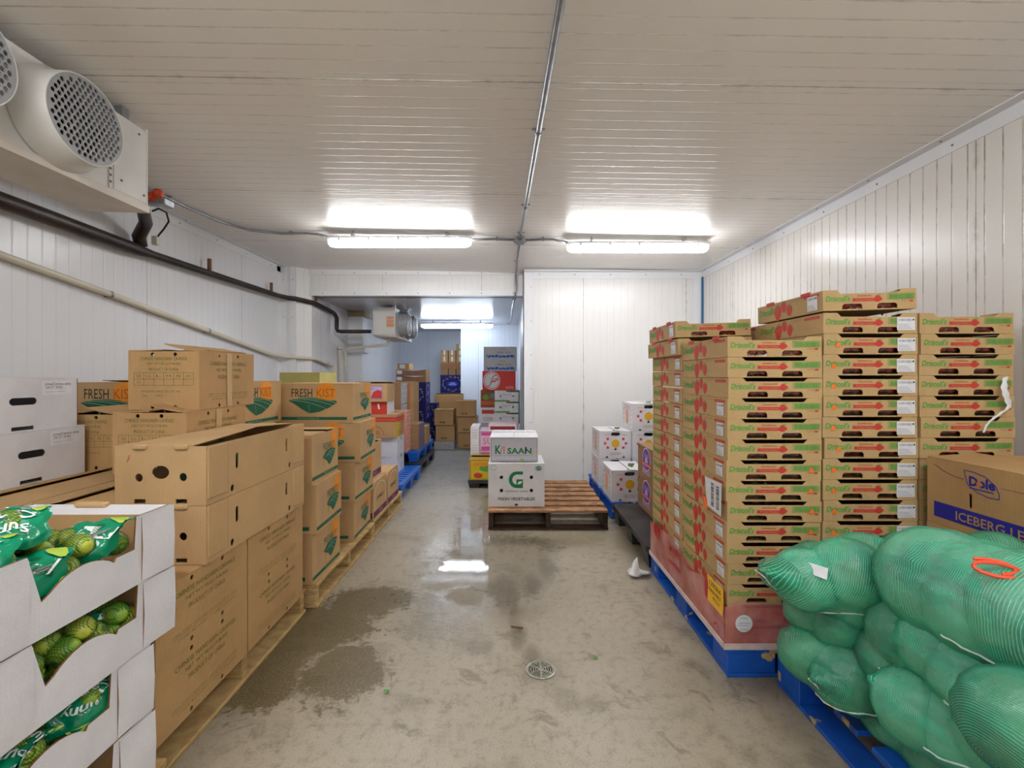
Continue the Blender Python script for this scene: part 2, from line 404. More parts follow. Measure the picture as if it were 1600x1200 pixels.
for i in range(6): b.lathe([(.006, 0), (.004, -.004), (.0001, -.005)], (.25, 5.388, .3+i*.4), 'y', RIVET, 8)
struct(b, 'trim_4')
b = MB(); b.box(RX-.11, RX-.02, 5.39, 5.398, 0, 2.45, TRIM); struct(b, 'trim_5')
b = MB(); b.box(RX-.012, RX-.002, 5.36, 5.392, 0, 2.42, flat('blue_film', (48, 104, 150), .5)); struct(b, 'trim_6')
b = MB(); b.box(-2.47, .15, 5.59, 5.598, 2.235, 2.30, TRIM); b.box(-2.47, .15, 5.588, 5.598, 2.49, 2.56, TRIM)
for i in range(7):
    for z in (2.265, 2.515): b.lathe([(.007, 0), (.004, -.004), (.0001, -.005)], (-2.3+i*.39, 5.589, z), 'y', RIVET, 8)
struct(b, 'trim_7')
b = MB(); b.box(-2.635, -2.56, 5.44, 5.449, 0, 2.55, TRIM); b.box(LX, LX+.006, 5.36, 5.45, 0, 2.55, TRIM); b.box(LX, LX+.07, 5.441, 5.449, 0, 2.55, TRIM)
for i in range(5):
    for x in (LX+.04, -2.6): b.lathe([(.006, 0), (.004, -.004), (.0001, -.005)], (x, 5.44, .6+i*.45), 'y', RIVET, 8)
struct(b, 'trim_8')
b = MB(); b.box(.165, .172, 5.5, 8.9, 0, .08, TRIM); struct(b, 'baseboard_right')

# ---------------------------------------------------------------- lamps
m = NT('lamp_diffuser'); m.set(color=(1, 1, 1), rough=.4, emis=(.97, .985, 1.0), est=LAMP_E); DIFF = m.m
HOUS = flat('lamp_housing', (206, 206, 208), .45); STEEL = flat('galvanised_steel', (150, 152, 156), .35, metal=.7, var=.15)
m = NT('cool_lamp_diffuser'); m.set(color=(1, 1, 1), rough=.4, emis=(.80, .90, 1.0), est=LAMP_E*1.0); DIFFC = m.m
def make_lamp(DIFF=DIFF):
    r = empty('ceiling_light'); L = .635
    def prof(x, s_):  # stadium cross-section along x
        return [(x, -.055*s_, -.035), (x, -.052*s_, -.062), (x, -.034*s_, -.088), (x, 0, -.097), (x, .034*s_, -.088), (x, .052*s_, -.062), (x, .055*s_, -.035)]
    b = MB(); xs = [-L, -L+.012, -L+.04, -L+.08, L-.08, L-.04, L-.012, L]; sc = [.25, .62, .9, 1, 1, .9, .62, .25]; vs = []
    for x, s_ in zip(xs, sc):
        for (a, y, z) in prof(x, s_): vs.append((a, y, -.035+(z+.035)*(.35+.65*s_)))
    fs = [(i*7+k, i*7+k+1, (i+1)*7+k+1, (i+1)*7+k) for i in range(7) for k in range(6)]+[tuple(range(7)), tuple(49+k for k in range(6, -1, -1))]
    b.add(vs, fs, DIFF).build('diffuser', r, smooth=True)
    b = MB(); b.bbox(-L-.004, L+.004, -.06, .06, -.036, -.006, HOUS, .012); hs_ = b.build('housing', r)
    b = MB()
    for k in range(5):
        for s_ in (-1, 1): b.box(-.52+k*.26-.011, -.52+k*.26+.011, s_*.061-.004, s_*.061+.004, -.05, -.012, HOUS)
    b.build('clip', hs_)
    for x in (-.42, .42):
        MB().box(x-.012, x+.012, -.02, .02, -.007, .03, STEEL).box(x-.002, x+.002, -.006, .006, .02, .05, STEEL).build('hanger', r)
    return r
for (x, y, z, lab) in ((P(625, 0, 4.05).x, 4.05, 0, 'long white strip light on the main ceiling, left of the junction box'),
                       (P(996, 0, 4.1).x, 4.1, 0, 'long white strip light on the main ceiling, right of the junction box'),
                       (P(714, 0, 8.1).x, 8.1, LZ, 'long white strip light on the low ceiling of the far passage')):
    put('lamp' if y < 5 else 'lampc', make_lamp if y < 5 else (lambda: make_lamp(DIFFC)), (x, y, (z or zc(x))-.045), lab, 'ceiling light', 'strip lights on the ceilings')
for (x, y) in ((-1.0, .3), (1.15, .3), (-1.0, -2.4), (1.15, -2.4)):  # unseen fixtures added behind the camera as fill light
    put('lamp', make_lamp, (x, y, zc(x)-.045), 'unseen strip light added behind the camera to fill the room with light', 'ceiling light', 'added fill lights behind the camera')
# conduit
def pipe_thing(name, label, cat, pts, r, mat, clamps=(), cmat=STEEL, cname='clamp', n=12):
    e = empty(name, pts[0]); o = Vector(pts[0])
    MB().tube([Vector(p)-o for p in pts], r, mat, n).build('pipe_run', e, smooth=True)
    for c, ax in clamps:
        b = MB(); c = Vector(c)-o; rr = (r if not isinstance(r, (list, tuple)) else r[0])
        b.lathe([(rr+.002, -.008), (rr+.004, -.008), (rr+.004, .008), (rr+.002, .008)], c, ax, cmat, 16)
        k = rr+.018
        if ax == 'y': b.box(c.x-k, c.x+k, c.y-.008, c.y+.008, c.z+rr-.002, c.z+rr+.003, cmat) if cname == 'clamp' else b.box(c.x-rr-.02, c.x-rr+.002, c.y-.006, c.y+.006, c.z-.02, c.z+.02, cmat)
        if ax == 'x': b.box(c.x-.008, c.x+.008, c.y-k, c.y+k, c.z+rr-.002, c.z+rr+.003, cmat)
        b.build(cname, e)
    return tag(e, label, cat)
r_ = .0145
jx, jy = .09, 4.16
def cx_(y): return .163+(jx-.163)*(y-1.7)/(jy-1.7)
pts = [(cx_(y), y, zc(cx_(y))-.02) for y in (-3.5, 0, 1.0, 2.0, 3.0, 4.1)]
pipe_thing('electrical_conduit', 'grey metal conduit running along the main ceiling towards the junction box', 'conduit', pts, r_, STEEL,
           [((cx_(y), y, zc(cx_(y))-.02), 'y') for y in (1.2, 2.32, 3.35, 4.0)])
pts = [(jx, 4.22, zc(jx)-.02), (.08, 4.9, zc(0)-.02), (.07, 5.52, zc(0)-.02), (.07, 5.57, zc(0)-.05), (.07, 5.572, 2.3), (.06, 5.575, 2.2), (.05, 5.7, 2.19), (.03, 6.6, 2.2), (0.02, 7.8, 2.2), (0, 8.1, 2.19), (-.05, 8.12, 2.18)]
pipe_thing('electrical_conduit', 'grey metal conduit dropping over the header into the far passage', 'conduit', pts, .012, STEEL, [((.07, 5.0, zc(0)-.02), 'y')])
ll = P(514, 0, 4.05).x; rl = P(887, 0, 4.1).x
pts = [(ll, 4.05, zc(ll)-.06), (ll-.1, 4.06, zc(ll)-.03), (ll-.2, 4.07, zc(ll)-.018), (-2.05, 4.1, zc(-2)-.018), (-2.3, 4.02, zc(-2.3)-.018), (-2.42, 3.8, zc(-2.4)-.018), (-2.47, 3.5, zc(-2.5)-.018), (-2.5, 2.85, zc(-2.5)-.018)]
pipe_thing('electrical_conduit', 'grey conduit curving from the left strip light back to the wall cooler', 'conduit', pts, .011, STEEL, [((-2.48, 3.3, zc(-2.5)-.018), 'y'), ((-2.5, 2.95, zc(-2.5)-.018), 'y'), ((ll-.35, 4.09, zc(-1.9)-.018), 'x')])
for a, bx, z_, lab in ((P(737, 0, 4.05).x, jx-.04, 4.05, 'short grey conduit between the left strip light and the junction box'), (rl, jx+.04, 4.1, 'short grey conduit between the junction box and the right strip light')):
    s_ = 1 if a > bx else -1
    pipe_thing('electrical_conduit', lab, 'conduit', [(bx, 4.16, zc(bx)-.025), (bx+s_*.18, 4.15, zc(bx)-.02), (bx+s_*.26, 4.12, zc(bx)-.03), (a, z_, zc(a)-.06)], .011, STEEL, [((bx+s_*.17, 4.15, zc(bx)-.021), 'x')])
e = tag(empty('junction_box', (jx, 4.16, zc(jx)-.03)), 'square grey junction box between the two main strip lights', 'junction box')
MB().bbox(-.04, .04, -.04, .04, -.03, .028, STEEL).build('box_body', e)
for ax, c in (('x', (-.045, 0, 0)), ('x', (.045, 0, 0)), ('y', (0, -.045, 0)), ('y', (0, .045, 0))): MB().lathe([(.016, -.012), (.02, -.012), (.02, .012), (.016, .012)], c, ax, STEEL, 12).build('connector', e)
e = tag(empty('junction_box', (P(260, 318, 2.75))), 'small grey junction box beside the wall cooler', 'junction box')
MB().bbox(-.03, .02, -.04, .04, -.02, .02, STEEL).build('box_body', e); MB().lathe([(.012, -.1), (.017, -.1), (.017, -.04), (.012, -.04)], (0, 0, 0), 'x', STEEL, 12).build('connector', e)
# ---------------------------------------------------------------- wall coolers
CAB = flat('cooler_cabinet', (206, 204, 200), .4, var=.05, scale=4); CABD = flat('cooler_pan', (196, 188, 176), .45, var=.1, scale=5)
GRD = flat('fan_guard_grey', (150, 150, 152), .4); DARKM = flat('dark_void', (20, 20, 22), .8); BLK = flat('black_rubber', (24, 22, 22), .55, var=.2)
FANM = flat('fan_blade', (60, 62, 66), .4, metal=.5)
def cooler(name, label, loc, L, fans, honeycomb):
    """loc = lower front far corner; cabinet runs back along -y by L, faces +x"""
    e = tag(empty(name, loc), label, 'cooler'); D, H = .31, .41
    b = MB(); b.bbox(-D, 0, -L, 0, .035, H, CAB, .004)
    b.box(-.004, .004, -.004, .004, .03, H+.01, CAB); b.build('cabinet', e)
    b = MB(); b.add([(-D-.005, -L, .035), (.012, -L, .035), (.012, .005, .035), (-D-.005, .005, .035), (-D+.03, -L+.05, .0), (.012, -L+.0, .0), (.012, 0.005, .0), (-D+.03, -.03, .0)],
                    [(0, 1, 5, 4), (1, 2, 6, 5), (2, 3, 7, 6), (3, 0, 4, 7), (4, 5, 6, 7), (3, 2, 1, 0)], CABD); b.build('drip_pan', e)
    b = MB(); b.box(.0005, .003, -.19, -.005, .045, H-.01, CAB); b.box(.0005, .004, -.215, -.205, .04, H, CAB)
    for z in (.07, .1, .13): b.lathe([(.006, 0), (.005, .004), (.0001, .005)], (.003, -.21, z), 'x', RIVET, 8)
    for y, z in ((-.02, .08), (-.15, .1), (-.05, H-.04)): b.lathe([(.006, 0), (.005, .004), (.0001, .005)], (.003, y, z), 'x', RIVET, 8)
    b.build('end_panel', e)
    for fy in fans:
        zc_ = .212; R = .168
        b = MB(); b.lathe([(R+.026, 0.002), (R+.028, .012), (R+.008, .03), (R+.003, .12), (R, .125), (R-.006, .12), (R-.004, .0)], (0, fy, zc_), 'x', CAB if honeycomb else GRD, 48); fs_ = b.build('fan_shroud', e, smooth=True)
        b = MB(); b.lathe([(R-.005, .004), (.0001, .004)], (0, fy, zc_), 'x', DARKM, 32); b.build('fan_throat', fs_)
        b = MB(); b.lathe([(.045, .03), (.045, .07), (.03, .08), (.0001, .082)], (0, fy, zc_), 'x', FANM, 20)
        for k in range(4):
            a = k*PI/2; q = []
            for rr, da, dx in ((.04, -.35, .035), (.04, .35, .065), (.15, .3, .07), (.15, -.45, .03)):
                q.append((dx, fy+rr*math.cos(a+da), zc_+rr*math.sin(a+da)))
            b.add(q, [(0, 1, 2, 3)], FANM)
        b.build('fan_blades', fs_)
        g = MB()
        if honeycomb:
            s_ = .0235; holes = []
            ni = 8
            for j in range(-9, 10):
                for i in range(-9, 10):
                    y = (i+(j % 2)*.5)*s_; z = j*s_*.866
                    if math.hypot(y, z) < R-.017: holes.append([(y+.0098*math.cos(PI/6+PI/3*k), z+.0098*math.sin(PI/6+PI/3*k)) for k in range(6)])
            g.panel(ell(0, 0, R, R, 48), holes, .006, lambda u, v, o: (.13-.25*(u*u+v*v)+o, fy+u, zc_+v), GRD)
        else:
            for rr in (.03, .06, .09, .12, .15, .162): g.lathe([(rr-.002, .128), (rr+.002, .128)], (0, fy, zc_), 'x', GRD, 32)
            for k in range(6):
                a = k*PI/3; g.tube([(.128, fy+.02*math.cos(a), zc_+.02*math.sin(a)), (.128, fy+R*math.cos(a), zc_+R*math.sin(a))], .002, GRD, 6)
        g.build('fan_guard', fs_)
    for y in (-.1, -L+.1):
        MB().box(-.06, -.02, y-.02, y+.02, H, H+.06, STEEL).build('hanger_bracket', e)
    return e
c1 = cooler('wall_cooler', 'large white ceiling hung cooler with round honeycomb fan guards, top left', (-1.83, 2.29, 2.075), 2.0, (-.45, -.88, -1.31, -1.74), True)
c2 = cooler('wall_cooler', 'smaller white cooler hung from the low passage ceiling', (-1.59, 7.3, 1.785), 1.0, (-.25, -.68), False)
b = MB()
for k in range(3): b.box(-.12, -.02, -1.004, -1.0005, .14+k*.05, .175+k*.05, flat('caution_orange', (222, 150, 100), .5)); b.box(-.12, -.02, -1.005, -1.0005, .175+k*.05, .179+k*.05, INK)
b.build('warning_sticker', c2)
# ---------------------------------------------------------------- pipes on the left wall
FOAM = NT('black_pipe_foam'); FOAM.set(color=FOAM.mix(FOAM.rng(FOAM.noise(9, 5), .4, .65), lin((26, 20, 18)), lin((58, 38, 26))), rough=.45); FOAM.bump(FOAM.noise(40, 3), .4, .006); FOAM = FOAM.m
PVC = flat('cream_pvc', (214, 206, 186), .35, var=.04, scale=5)
wx = LX+.075
pts = [(wx, .2, 2.20), (wx, 1.6, 2.19), (wx, 2.6, 2.175), (wx, 3.25, 2.16)]
A = pipe_thing('insulated_pipe', 'thick black foam covered refrigerant pipe along the left wall', 'pipe',
    pts+[(wx, 3.4, 2.16), (wx, 4.2, 2.165), (wx, 5.25, 2.175), (-2.63, 5.40, 2.175), (-2.56, 5.43, 2.17), (-2.42, 5.62, 2.15), (-2.40, 6.0, 2.12), (-2.40, 6.22, 2.10), (-2.39, 6.28, 2.05), (-2.39, 6.28, 1.9), (-2.38, 6.28, 1.87), (-2.33, 6.28, 1.86), (-1.93, 6.32, 1.865)],
    [.045, .045, .044, .043, .03, .029, .028, .028, .028, .028, .028, .028, .028, .027, .026, .025, .025], FOAM, n=16)
for i, y in enumerate((4.05, 5.1, 5.68)):
    x = wx if i < 2 else -2.42
    MB().box(-.012, .012, -.012, .012, .02, .13, flat('rusty_bracket', (110, 80, 56), .7)).build('hook', A, loc=Vector((x, y, 2.165))-A.location)
pipe_thing('insulated_pipe', 'short black insulated pipe dropping from the large cooler to the wall pipe', 'pipe',
    [(-2.2, 2.36, 2.33), (-2.35, 2.9, 2.36), (-2.56, 3.2, 2.33), (wx, 3.28, 2.26), (wx, 3.30, 2.19)], [.03, .035, .04, .042, .04], FOAM, n=14)
ORF = flat('orange_fitting', (206, 74, 40), .6, var=.25, scale=60)
e = tag(empty('pipe_insulation_foam', P(238, 305, 2.75)), 'orange lump of sealing foam around the cooler pipe', 'sealant')
rnd = random.Random(3)
for k in range(5):
    c = Vector((rnd.uniform(-.03, .05), rnd.uniform(-.04, .04), rnd.uniform(-.03, .03))); b = MB()
    b.lathe([(.0001, -.03), (.02, -.024), (.03, 0), (.02, .024), (.0001, .03)], c, 'z', ORF, 12).build('foam_lump', e, smooth=True)
pipe_thing('power_cable', 'black looped cable ending in a grey switch below the cooler', 'cable',
    [P(238, 330, 3.0), P(248, 326, 3.0), P(260, 332, 3.05), P(264, 346, 3.1), P(256, 358, 3.1), P(246, 370, 3.12)], .006, BLK)
e = tag(empty('cable_switch', P(243, 376, 3.12)), 'small grey switch box hanging at the end of the looped cable', 'switch'); MB().bbox(-.02, .02, -.015, .015, -.03, .03, flat('switch_grey', (176, 174, 160), .5), .004).build('switch_body', e)
wx2 = LX+.035
def pz(px, py): y = -wx2*711/(797-px); return Vector((wx2, y, CZ-(py-586)*y/711))
pts = [Vector((wx2, .8, 1.98)), pz(0, 398), pz(170, 459), pz(323, 516), pz(422, 553), Vector((-2.66, 5.38, 1.48)), Vector((-2.52, 5.46, 1.47)), Vector((-2.41, 5.66, 1.46)), Vector((-2.40, 6.1, 1.39)), Vector((-2.40, 6.15, 1.38)), Vector((-2.40, 6.17, 1.33)), Vector((-2.40, 6.17, .6))]
pipe_thing('drain_pipe', 'long cream plastic drain pipe sloping down the left wall', 'pipe', pts, .021, PVC,
    [(pz(172, 460), 'y'), (pz(325, 517), 'y'), ((-2.40, 5.95, 1.42), 'y')], STEEL, 'pipe_clip', n=14)
q = P(528, 540, 6.35)
pipe_thing('drain_pipe', 'upright white pipe on the passage wall, nearer of the two', 'pipe', [(-2.41, 6.38, 1.66), (-2.40, 6.4, 1.64), (-2.40, 6.4, .3)], .024, PVC, [((-2.40, 6.4, 1.62), 'z')], STEEL, 'coupling')
pipe_thing('drain_pipe', 'white pipe from under the passage cooler down the wall, farther of the two', 'pipe',
    [(-1.75, 6.55, 1.79), (-1.75, 6.56, 1.72), (-1.78, 6.57, 1.695), (-2.35, 6.62, 1.65), (-2.39, 6.63, 1.63), (-2.40, 6.64, 1.58), (-2.40, 6.64, .3)], .02, PVC, [((-1.75, 6.56, 1.745), 'z')], STEEL, 'coupling')

# ---------------------------------------------------------------- pallets
def woodmat(name, rgb, dk, var=.25, rough=.75):
    m = NT(name); v = m.n('ShaderNodeMapping'); m.put(v.inputs[0], m.oc()); v.inputs['Scale'].default_value = (3, 3, 14)
    n = m.noise(3, 6, .6, v.outputs[0], .6); big = m.noise(2.5, 3)
    col = m.mix(m.rng(n, .35, .7), lin(rgb), lin(dk)); col = m.mix(m.rng(big, .45, .7, 0, var), col, lin(dk))
    m.set(color=col, rough=rough, spec=.25); m.bump(n, .3, .004); return m.m
PINE = woodmat('pine_board', (206, 176, 122), (150, 118, 74)); OLDW = woodmat('old_brown_board', (186, 142, 104), (112, 78, 54)); DKW = woodmat('wet_dark_wood', (74, 52, 40), (30, 20, 16), rough=.4)
m = NT('blue_painted_wood'); n_ = m.noise(6, 5, .65); ch = m.noise(11, 3, .5)
col = m.mix(m.rng(n_, .35, .7), lin((8, 92, 196)), lin((14, 66, 150)))
col = m.mix(m.rng(ch, .62, .64), col, lin((190, 160, 110))); m.set(color=col, rough=.55); m.bump(n_, .3, .004); BLUEW = m.m
m = NT('blue_plastic'); m.set(color=m.mix(m.rng(m.noise(5, 3), .3, .7), lin((28, 112, 214)), lin((20, 86, 186))), rough=.4); BLUEP = m.m
m = NT('black_plastic'); m.set(color=m.mix(m.rng(m.noise(6, 5), .4, .7), lin((34, 34, 38)), lin((70, 68, 66))), rough=.35); BLKP = m.m
def wood_pallet(label, x0, x1, y0, y1, h, mat, n=7, along='x', mat2=None):
    """deck boards run along x (or y); three stringers across them"""
    w_, d_ = x1-x0, y1-y0; e = tag(empty('wooden_pallet', ((x0+x1)/2, (y0+y1)/2, 0)), label, 'pallet'); mat2 = mat2 or mat
    W, Dd = (w_, d_) if along == 'x' else (d_, w_)
    def bx(a0, a1, c0, c1, z0, z1, nm, mt):
        b = MB(); (b.bbox(a0, a1, c0, c1, z0, z1, mt, .003) if along == 'x' else b.bbox(c0, c1, a0, a1, z0, z1, mt, .003)); b.build(nm, e)
    rnd = random.Random(label)
    bw = Dd/(n+.55*(n-1))
    for i in range(n):
        c = -Dd/2+bw/2+i*(Dd-bw)/(n-1); j = rnd.uniform(-.004, .004)
        bx(-W/2+j, W/2+j, c-bw/2, c+bw/2, h-.02, h, 'deck_board', mat)
    for i in range(3):
        c = -Dd/2+bw/2+i*(Dd-bw)/2
        bx(-W/2, W/2, c-bw/2, c+bw/2, 0, .018, 'bottom_board', mat2)
    for i in (-1, 0, 1):
        c = i*(W/2-.022); bx(c-.02, c+.02, -Dd/2+.01, Dd/2-.01, .018, h-.02, 'stringer', mat2)
    return e
def block_pallet(label, x0, x1, y0, y1, h, mat):
    w_, d_ = x1-x0, y1-y0; e = tag(empty('wooden_pallet', ((x0+x1)/2, (y0+y1)/2, 0)), label, 'pallet')
    n = 8; bw = .105
    for i in range(n):
        c = -d_/2+bw/2+i*(d_-bw)/(n-1); MB().bbox(-w_/2, w_/2, c-bw/2, c+bw/2, h-.018, h, mat, .003).build('deck_board', e)
    for i in (-1, 0, 1):
        for j in (-1, 0, 1):
            bx, by = (.20, .14) if i else (.14, .14); cx, cy = i*(w_/2-bx/2-.002), j*(d_/2-by/2-.002)
            MB().bbox(cx-bx/2, cx+bx/2, cy-by/2, cy+by/2, .016, h-.018, mat, .003).build('block', e)
        c = i*(w_/2-.05); MB().bbox(c-.05, c+.05, -d_/2, d_/2, 0, .016, mat, .002).build('bottom_board', e)
    for j in (-1, 1): MB().bbox(-w_/2+.1, w_/2-.1, j*(d_/2-.05)-.05, j*(d_/2-.05)+.05, 0, .0155, mat, .002).build('bottom_board', e)
    return e
def plastic_pallet(label, x0, x1, y0, y1, h, mat, z=0, rz=0, solid=False, hx=6, hy=9):
    w_, d_ = x1-x0, y1-y0; e = tag(empty('plastic_pallet', ((x0+x1)/2, (y0+y1)/2, z), math.radians(rz)), label, 'pallet')
    holes = []
    if not solid:
        for i in range(hx):
            for j in range(hy):
                u = -w_/2+.1+i*(w_-.2)/(hx-1); v = -d_/2+.09+j*(d_-.18)/(hy-1)
                holes.append(slot(u, v, (w_-.2)/(hx-1)*.62, (d_-.18)/(hy-1)*.42, 3))
    r = .03; out = slot(0, 0, w_, d_) if 0 else [(w_/2-r, -d_/2), (w_/2, -d_/2+r), (w_/2, d_/2-r), (w_/2-r, d_/2), (-w_/2+r, d_/2), (-w_/2, d_/2-r), (-w_/2, -d_/2+r), (-w_/2+r, -d_/2)]
    b = MB().panel(out, holes, .035, lambda u, v, o: (u, v, h+o), mat)
    if solid: b.box(-w_/2+.02, w_/2-.02, -d_/2+.03, -d_/2+.045, h, h+.004, mat)
    b.build('deck', e)
    for i in (-1, 0, 1):
        for j in (-1, 0, 1):
            cx, cy = i*(w_/2-.07), j*(d_/2-.09); b = MB(); t0, t1 = .05, .065
            vs = [(cx+a*t0, cy+c*t0*1.3, 0) for a, c in ((-1, -1), (1, -1), (1, 1), (-1, 1))]+[(cx+a*t1, cy+c*t1*1.3, h-.034) for a, c in ((-1, -1), (1, -1), (1, 1), (-1, 1))]
            b.add(vs, [(0, 1, 5, 4), (1, 2, 6, 5), (2, 3, 7, 6), (3, 0, 4, 7), (3, 2, 1, 0), (4, 5, 6, 7)], mat).build('foot', e)
    return e
wood_pallet('pale pine pallet under the stack of mandarin cartons on the left', -2.32, -1.085, 1.34, 2.42, .13, PINE, along='y')
wood_pallet('pale pine pallet under the cartons with the orange sun logo', -2.56, -1.04, 2.46, 3.50, .13, PINE, along='y')
wood_pallet('pale wooden pallet under the plum banded cartons', -2.2, -1.05, 3.53, 4.45, .13, PINE, along='y')
wood_pallet('wooden pallet under the white lime boxes', -2.0, -1.0, .2, 1.33, .143, PINE, along='x')
wood_pallet('worn brown pallet standing mostly empty before the white wall', -.177, .80, 3.7, 4.76, .16, OLDW, n=7, mat2=DKW)
block_pallet('blue painted pallet under the strawberry tray stacks', .905, 2.14, 1.895, 2.93, .118, BLUEW)
block_pallet('blue painted pallet under the green net sacks', 1.09, 2.2, .62, 1.86, .14, BLUEW)
wood_pallet('blue painted pallet under the white citrus cartons', .885, 2.0, 3.98, 5.15, .143, BLUEW, along='y')
wood_pallet('small wooden pallet under the navy cartons at the far wall', -1.55, -.97, 9.45, 10.1, .13, OLDW)
plastic_pallet('black plastic pallet on the floor beside the strawberry stacks', .89, 2.0, 2.95, 3.95, .143, BLKP, solid=True)
plastic_pallet('bright blue plastic pallet under the banana carton stack', -2.2, -1.09, 4.6, 5.62, .145, BLUEP)
plastic_pallet('black plastic pallet beneath the raised blue plastic pallet', -2.2, -1.13, 5.72, 6.88, .145, BLKP, rz=0)
plastic_pallet('blue plastic pallet lying on top of the black one', -2.2, -1.17, 5.8, 6.95, .14, BLUEP, z=.147)
plastic_pallet('low black pallet under the magenta panelled boxes', -.47, .13, 5.05, 6.1, .09, BLKP, solid=True)
wood_pallet('wooden pallet under the red and silver boxes in the passage', -.48, .145, 6.75, 7.7, .13, OLDW)

# ---------------------------------------------------------------- carton kinds: artwork
def art_mandarin(b, fr, w, d, h):
    def side(f, W):
        b.text('CHINESE MANDARIN ORANGE', 0, h*.79, W*.66, h*.072, OLIVE, f); b.text('NET WT.9KG(19.8LBS)', 0, h*.67, W*.46, h*.068, OLIVE, f); b.text('PRODUCT OF CHINA', 0, h*.55, W*.40, h*.068, OLIVE, f)
        b.rect(-W*.36, W*.36, h*.205, h*.211, OLIVE, f); b.text('KEEP COOL AND DRY  HANDLE WITH CARE', 0, h*.25, W*.7, h*.025, OLIVE, f); b.text('STORE BETWEEN 3 AND 5 DEGREES', .01, h*.16, W*.66, h*.025, OLIVE, f)
    side(fr['R'], d); side(fr['L'], d)
    f = fr['F']; b.text('CHINESE MANDARIN ORANGE', 0, h*.86, w*.66, h*.06, OLIVE, f); b.text('NET WT.9KG(19.8LBS)', 0, h*.77, w*.48, h*.055, OLIVE, f); b.text('PRODUCT OF CHINA', 0, h*.68, w*.42, h*.055, OLIVE, f)
    for k in range(3): b.rect(-w*.42, w*.42, h*(.41+k*.105), h*(.41+k*.105)+.0016, OLIVE, f)
    for k in range(7): u = -w*.42+k*w*.14; b.rect(u-.0009, u+.0009, h*.41, h*.62, OLIVE, f)
    for k, s in enumerate(('SIZE', 'LL', 'L', 'M', 'S', 'SS')): b.text(s, -w*.35+k*w*.14, h*.57, w*.07, h*.035, OLIVE, f)
    b.text('QTY.', -w*.35, h*.46, w*.06, h*.035, OLIVE, f); b.text('EXPORTER: FRUIT CO LTD  NO.', -.01, h*.31, w*.56, h*.03, OLIVE, f); b.text('TEL       FAX', -.05, h*.24, w*.3, h*.03, OLIVE, f)
def mk_mandarin(h, w=.32, d=.478, tape=False, lift=(0, 0), nt=True):
    def mk():
        hf = [ell(s*w*.16, v, .0085, .0085, 12) for s in (-1, 1) for v in (.013, h-.018)]
        hs = [ell(s*d*.17, v, .0085, .0085, 12) for s in (-1, 1) for v in (.013, h-.018)]
        return carton('mandarin_carton', w, d, h, KRAFT, {'F': hf, 'B': hf, 'R': hs, 'L': hs}, lambda b, fr: art_mandarin(b, fr, w, d, h), lift=lift, tape=tape)
    return mk
def art_produce(b, fr, w, d, h, mark=False):
    if mark:
        f = fr['F']; b.line([(-w*.345, h*.84), (-w*.36, h*.73)], .0022, RED, f); b.line([(-w*.345, h*.84), (-w*.325, h*.845)], .0022, RED, f); b.line([(-w*.352, h*.79), (-w*.33, h*.795)], .0022, RED, f)
    for k, s in (('R', d), ('L', d)):
        for u in (-s*.34, s*.37): b.rect(u, u+.0012, .01, h-.01, EDGE, fr[k])
def produce_carton(w, d, h, mark, lift, top='flaps'):
    hf = [ell(0.0, h*.56, .030, .023, 20), ell(-.075*w/.317, h*.47, .0135, .0145), ell(.078*w/.317, h*.48, .0135, .0145), rectp(-.092, -.052, .006, .022), rectp(.052, .092, .006, .022)]
    hs = [slot(s*d*.26, h*.6, .019, .062) for s in (-1, 1)]+[slot(s*d*.3, h*.12, .022, .026) for s in (-1, 1)]
    r = carton('produce_carton', w, d, h, KRAFT2, {'F': hf, 'R': hs, 'L': hs, 'B': hf[:3]}, lambda b, fr: art_produce(b, fr, w, d, h, mark), top=top, lift=lift)
    for u in (-.072, .072):
        MB().bbox(u-.024, u+.024, -d/2-.009, -d/2+.02, h-.012, h+.007, KRAFT2, .005).build('locking_tab', r)
    for sx in (-1, 1):
        for sy in (-1, 1): MB().bbox(sx*(w/2+.001)-.003, sx*(w/2+.001)+.003, sy*(d/2-.06)-.055, sy*(d/2-.06)+.055, .02, h-.004, KRAFT2, .002).build('corner_flap', r)
    return r
def art_sun(f, b, W, h, s=1):
    """rising sun over striped green fields with the grower's name"""
    k = W/.49; f0 = f; f = lambda u, v, o: f0(u*1.2+.004, h*((v/h-.5)*1.25+.565) if v > h*.2 else v, o)
    b.poly(ell(.048*k, h*.655, .058*k, h*.205, 28), ORANGE, f, .0005)
    b.text('FRESH', -.088*k, h*.655, .118*k, h*.17, INK, f, .0011, bold=0); b.text('KIST', .048*k, h*.655, .104*k, h*.17, flat('deep_orange', (176, 96, 28)), f, .0011)
    top = [(-.165+.27*t, .5+.065*math.sin(PI*min(1, t*1.15))) for t in [i/12 for i in range(13)]]
    pts = [(-.165*k, h*.50)]+[(x*k, h*y) for x, y in top[1:]]+[(.112*k, h*.46), (.07*k, h*.36), (.01*k, h*.27), (-.045*k, h*.24), (-.09*k, h*.33), (-.13*k, h*.43)]
    b.poly(pts, DGREEN, f, .0013)
    for c in ((-.15, .50, -.05, .50, .05, .33), (-.13, .53, 0, .53, .085, .40), (-.11, .555, .03, .545, .105, .45)):
        cv = [((1-t)**2*c[0]+2*t*(1-t)*c[2]+t*t*c[4], (1-t)**2*c[1]+2*t*(1-t)*c[3]+t*t*c[5]) for t in [i/8 for i in range(9)]]
        b.line([(x*k, y*h) for x, y in cv], .0022, LGREEN, f, .0016)
    b.line([(-.045*k, h*.25), (-.05*k, h*.42)], .006, flat('field_teal', (60, 130, 110)), f, .0015)
    f = f0; b.rect(-W*.49, W*.42, h*.075, h*.15, DGREEN, f, .0007); b.text('FRESHKIST PRODUCE', -W*.12, h*.112, W*.3, h*.035, LGREEN, f, .0012)
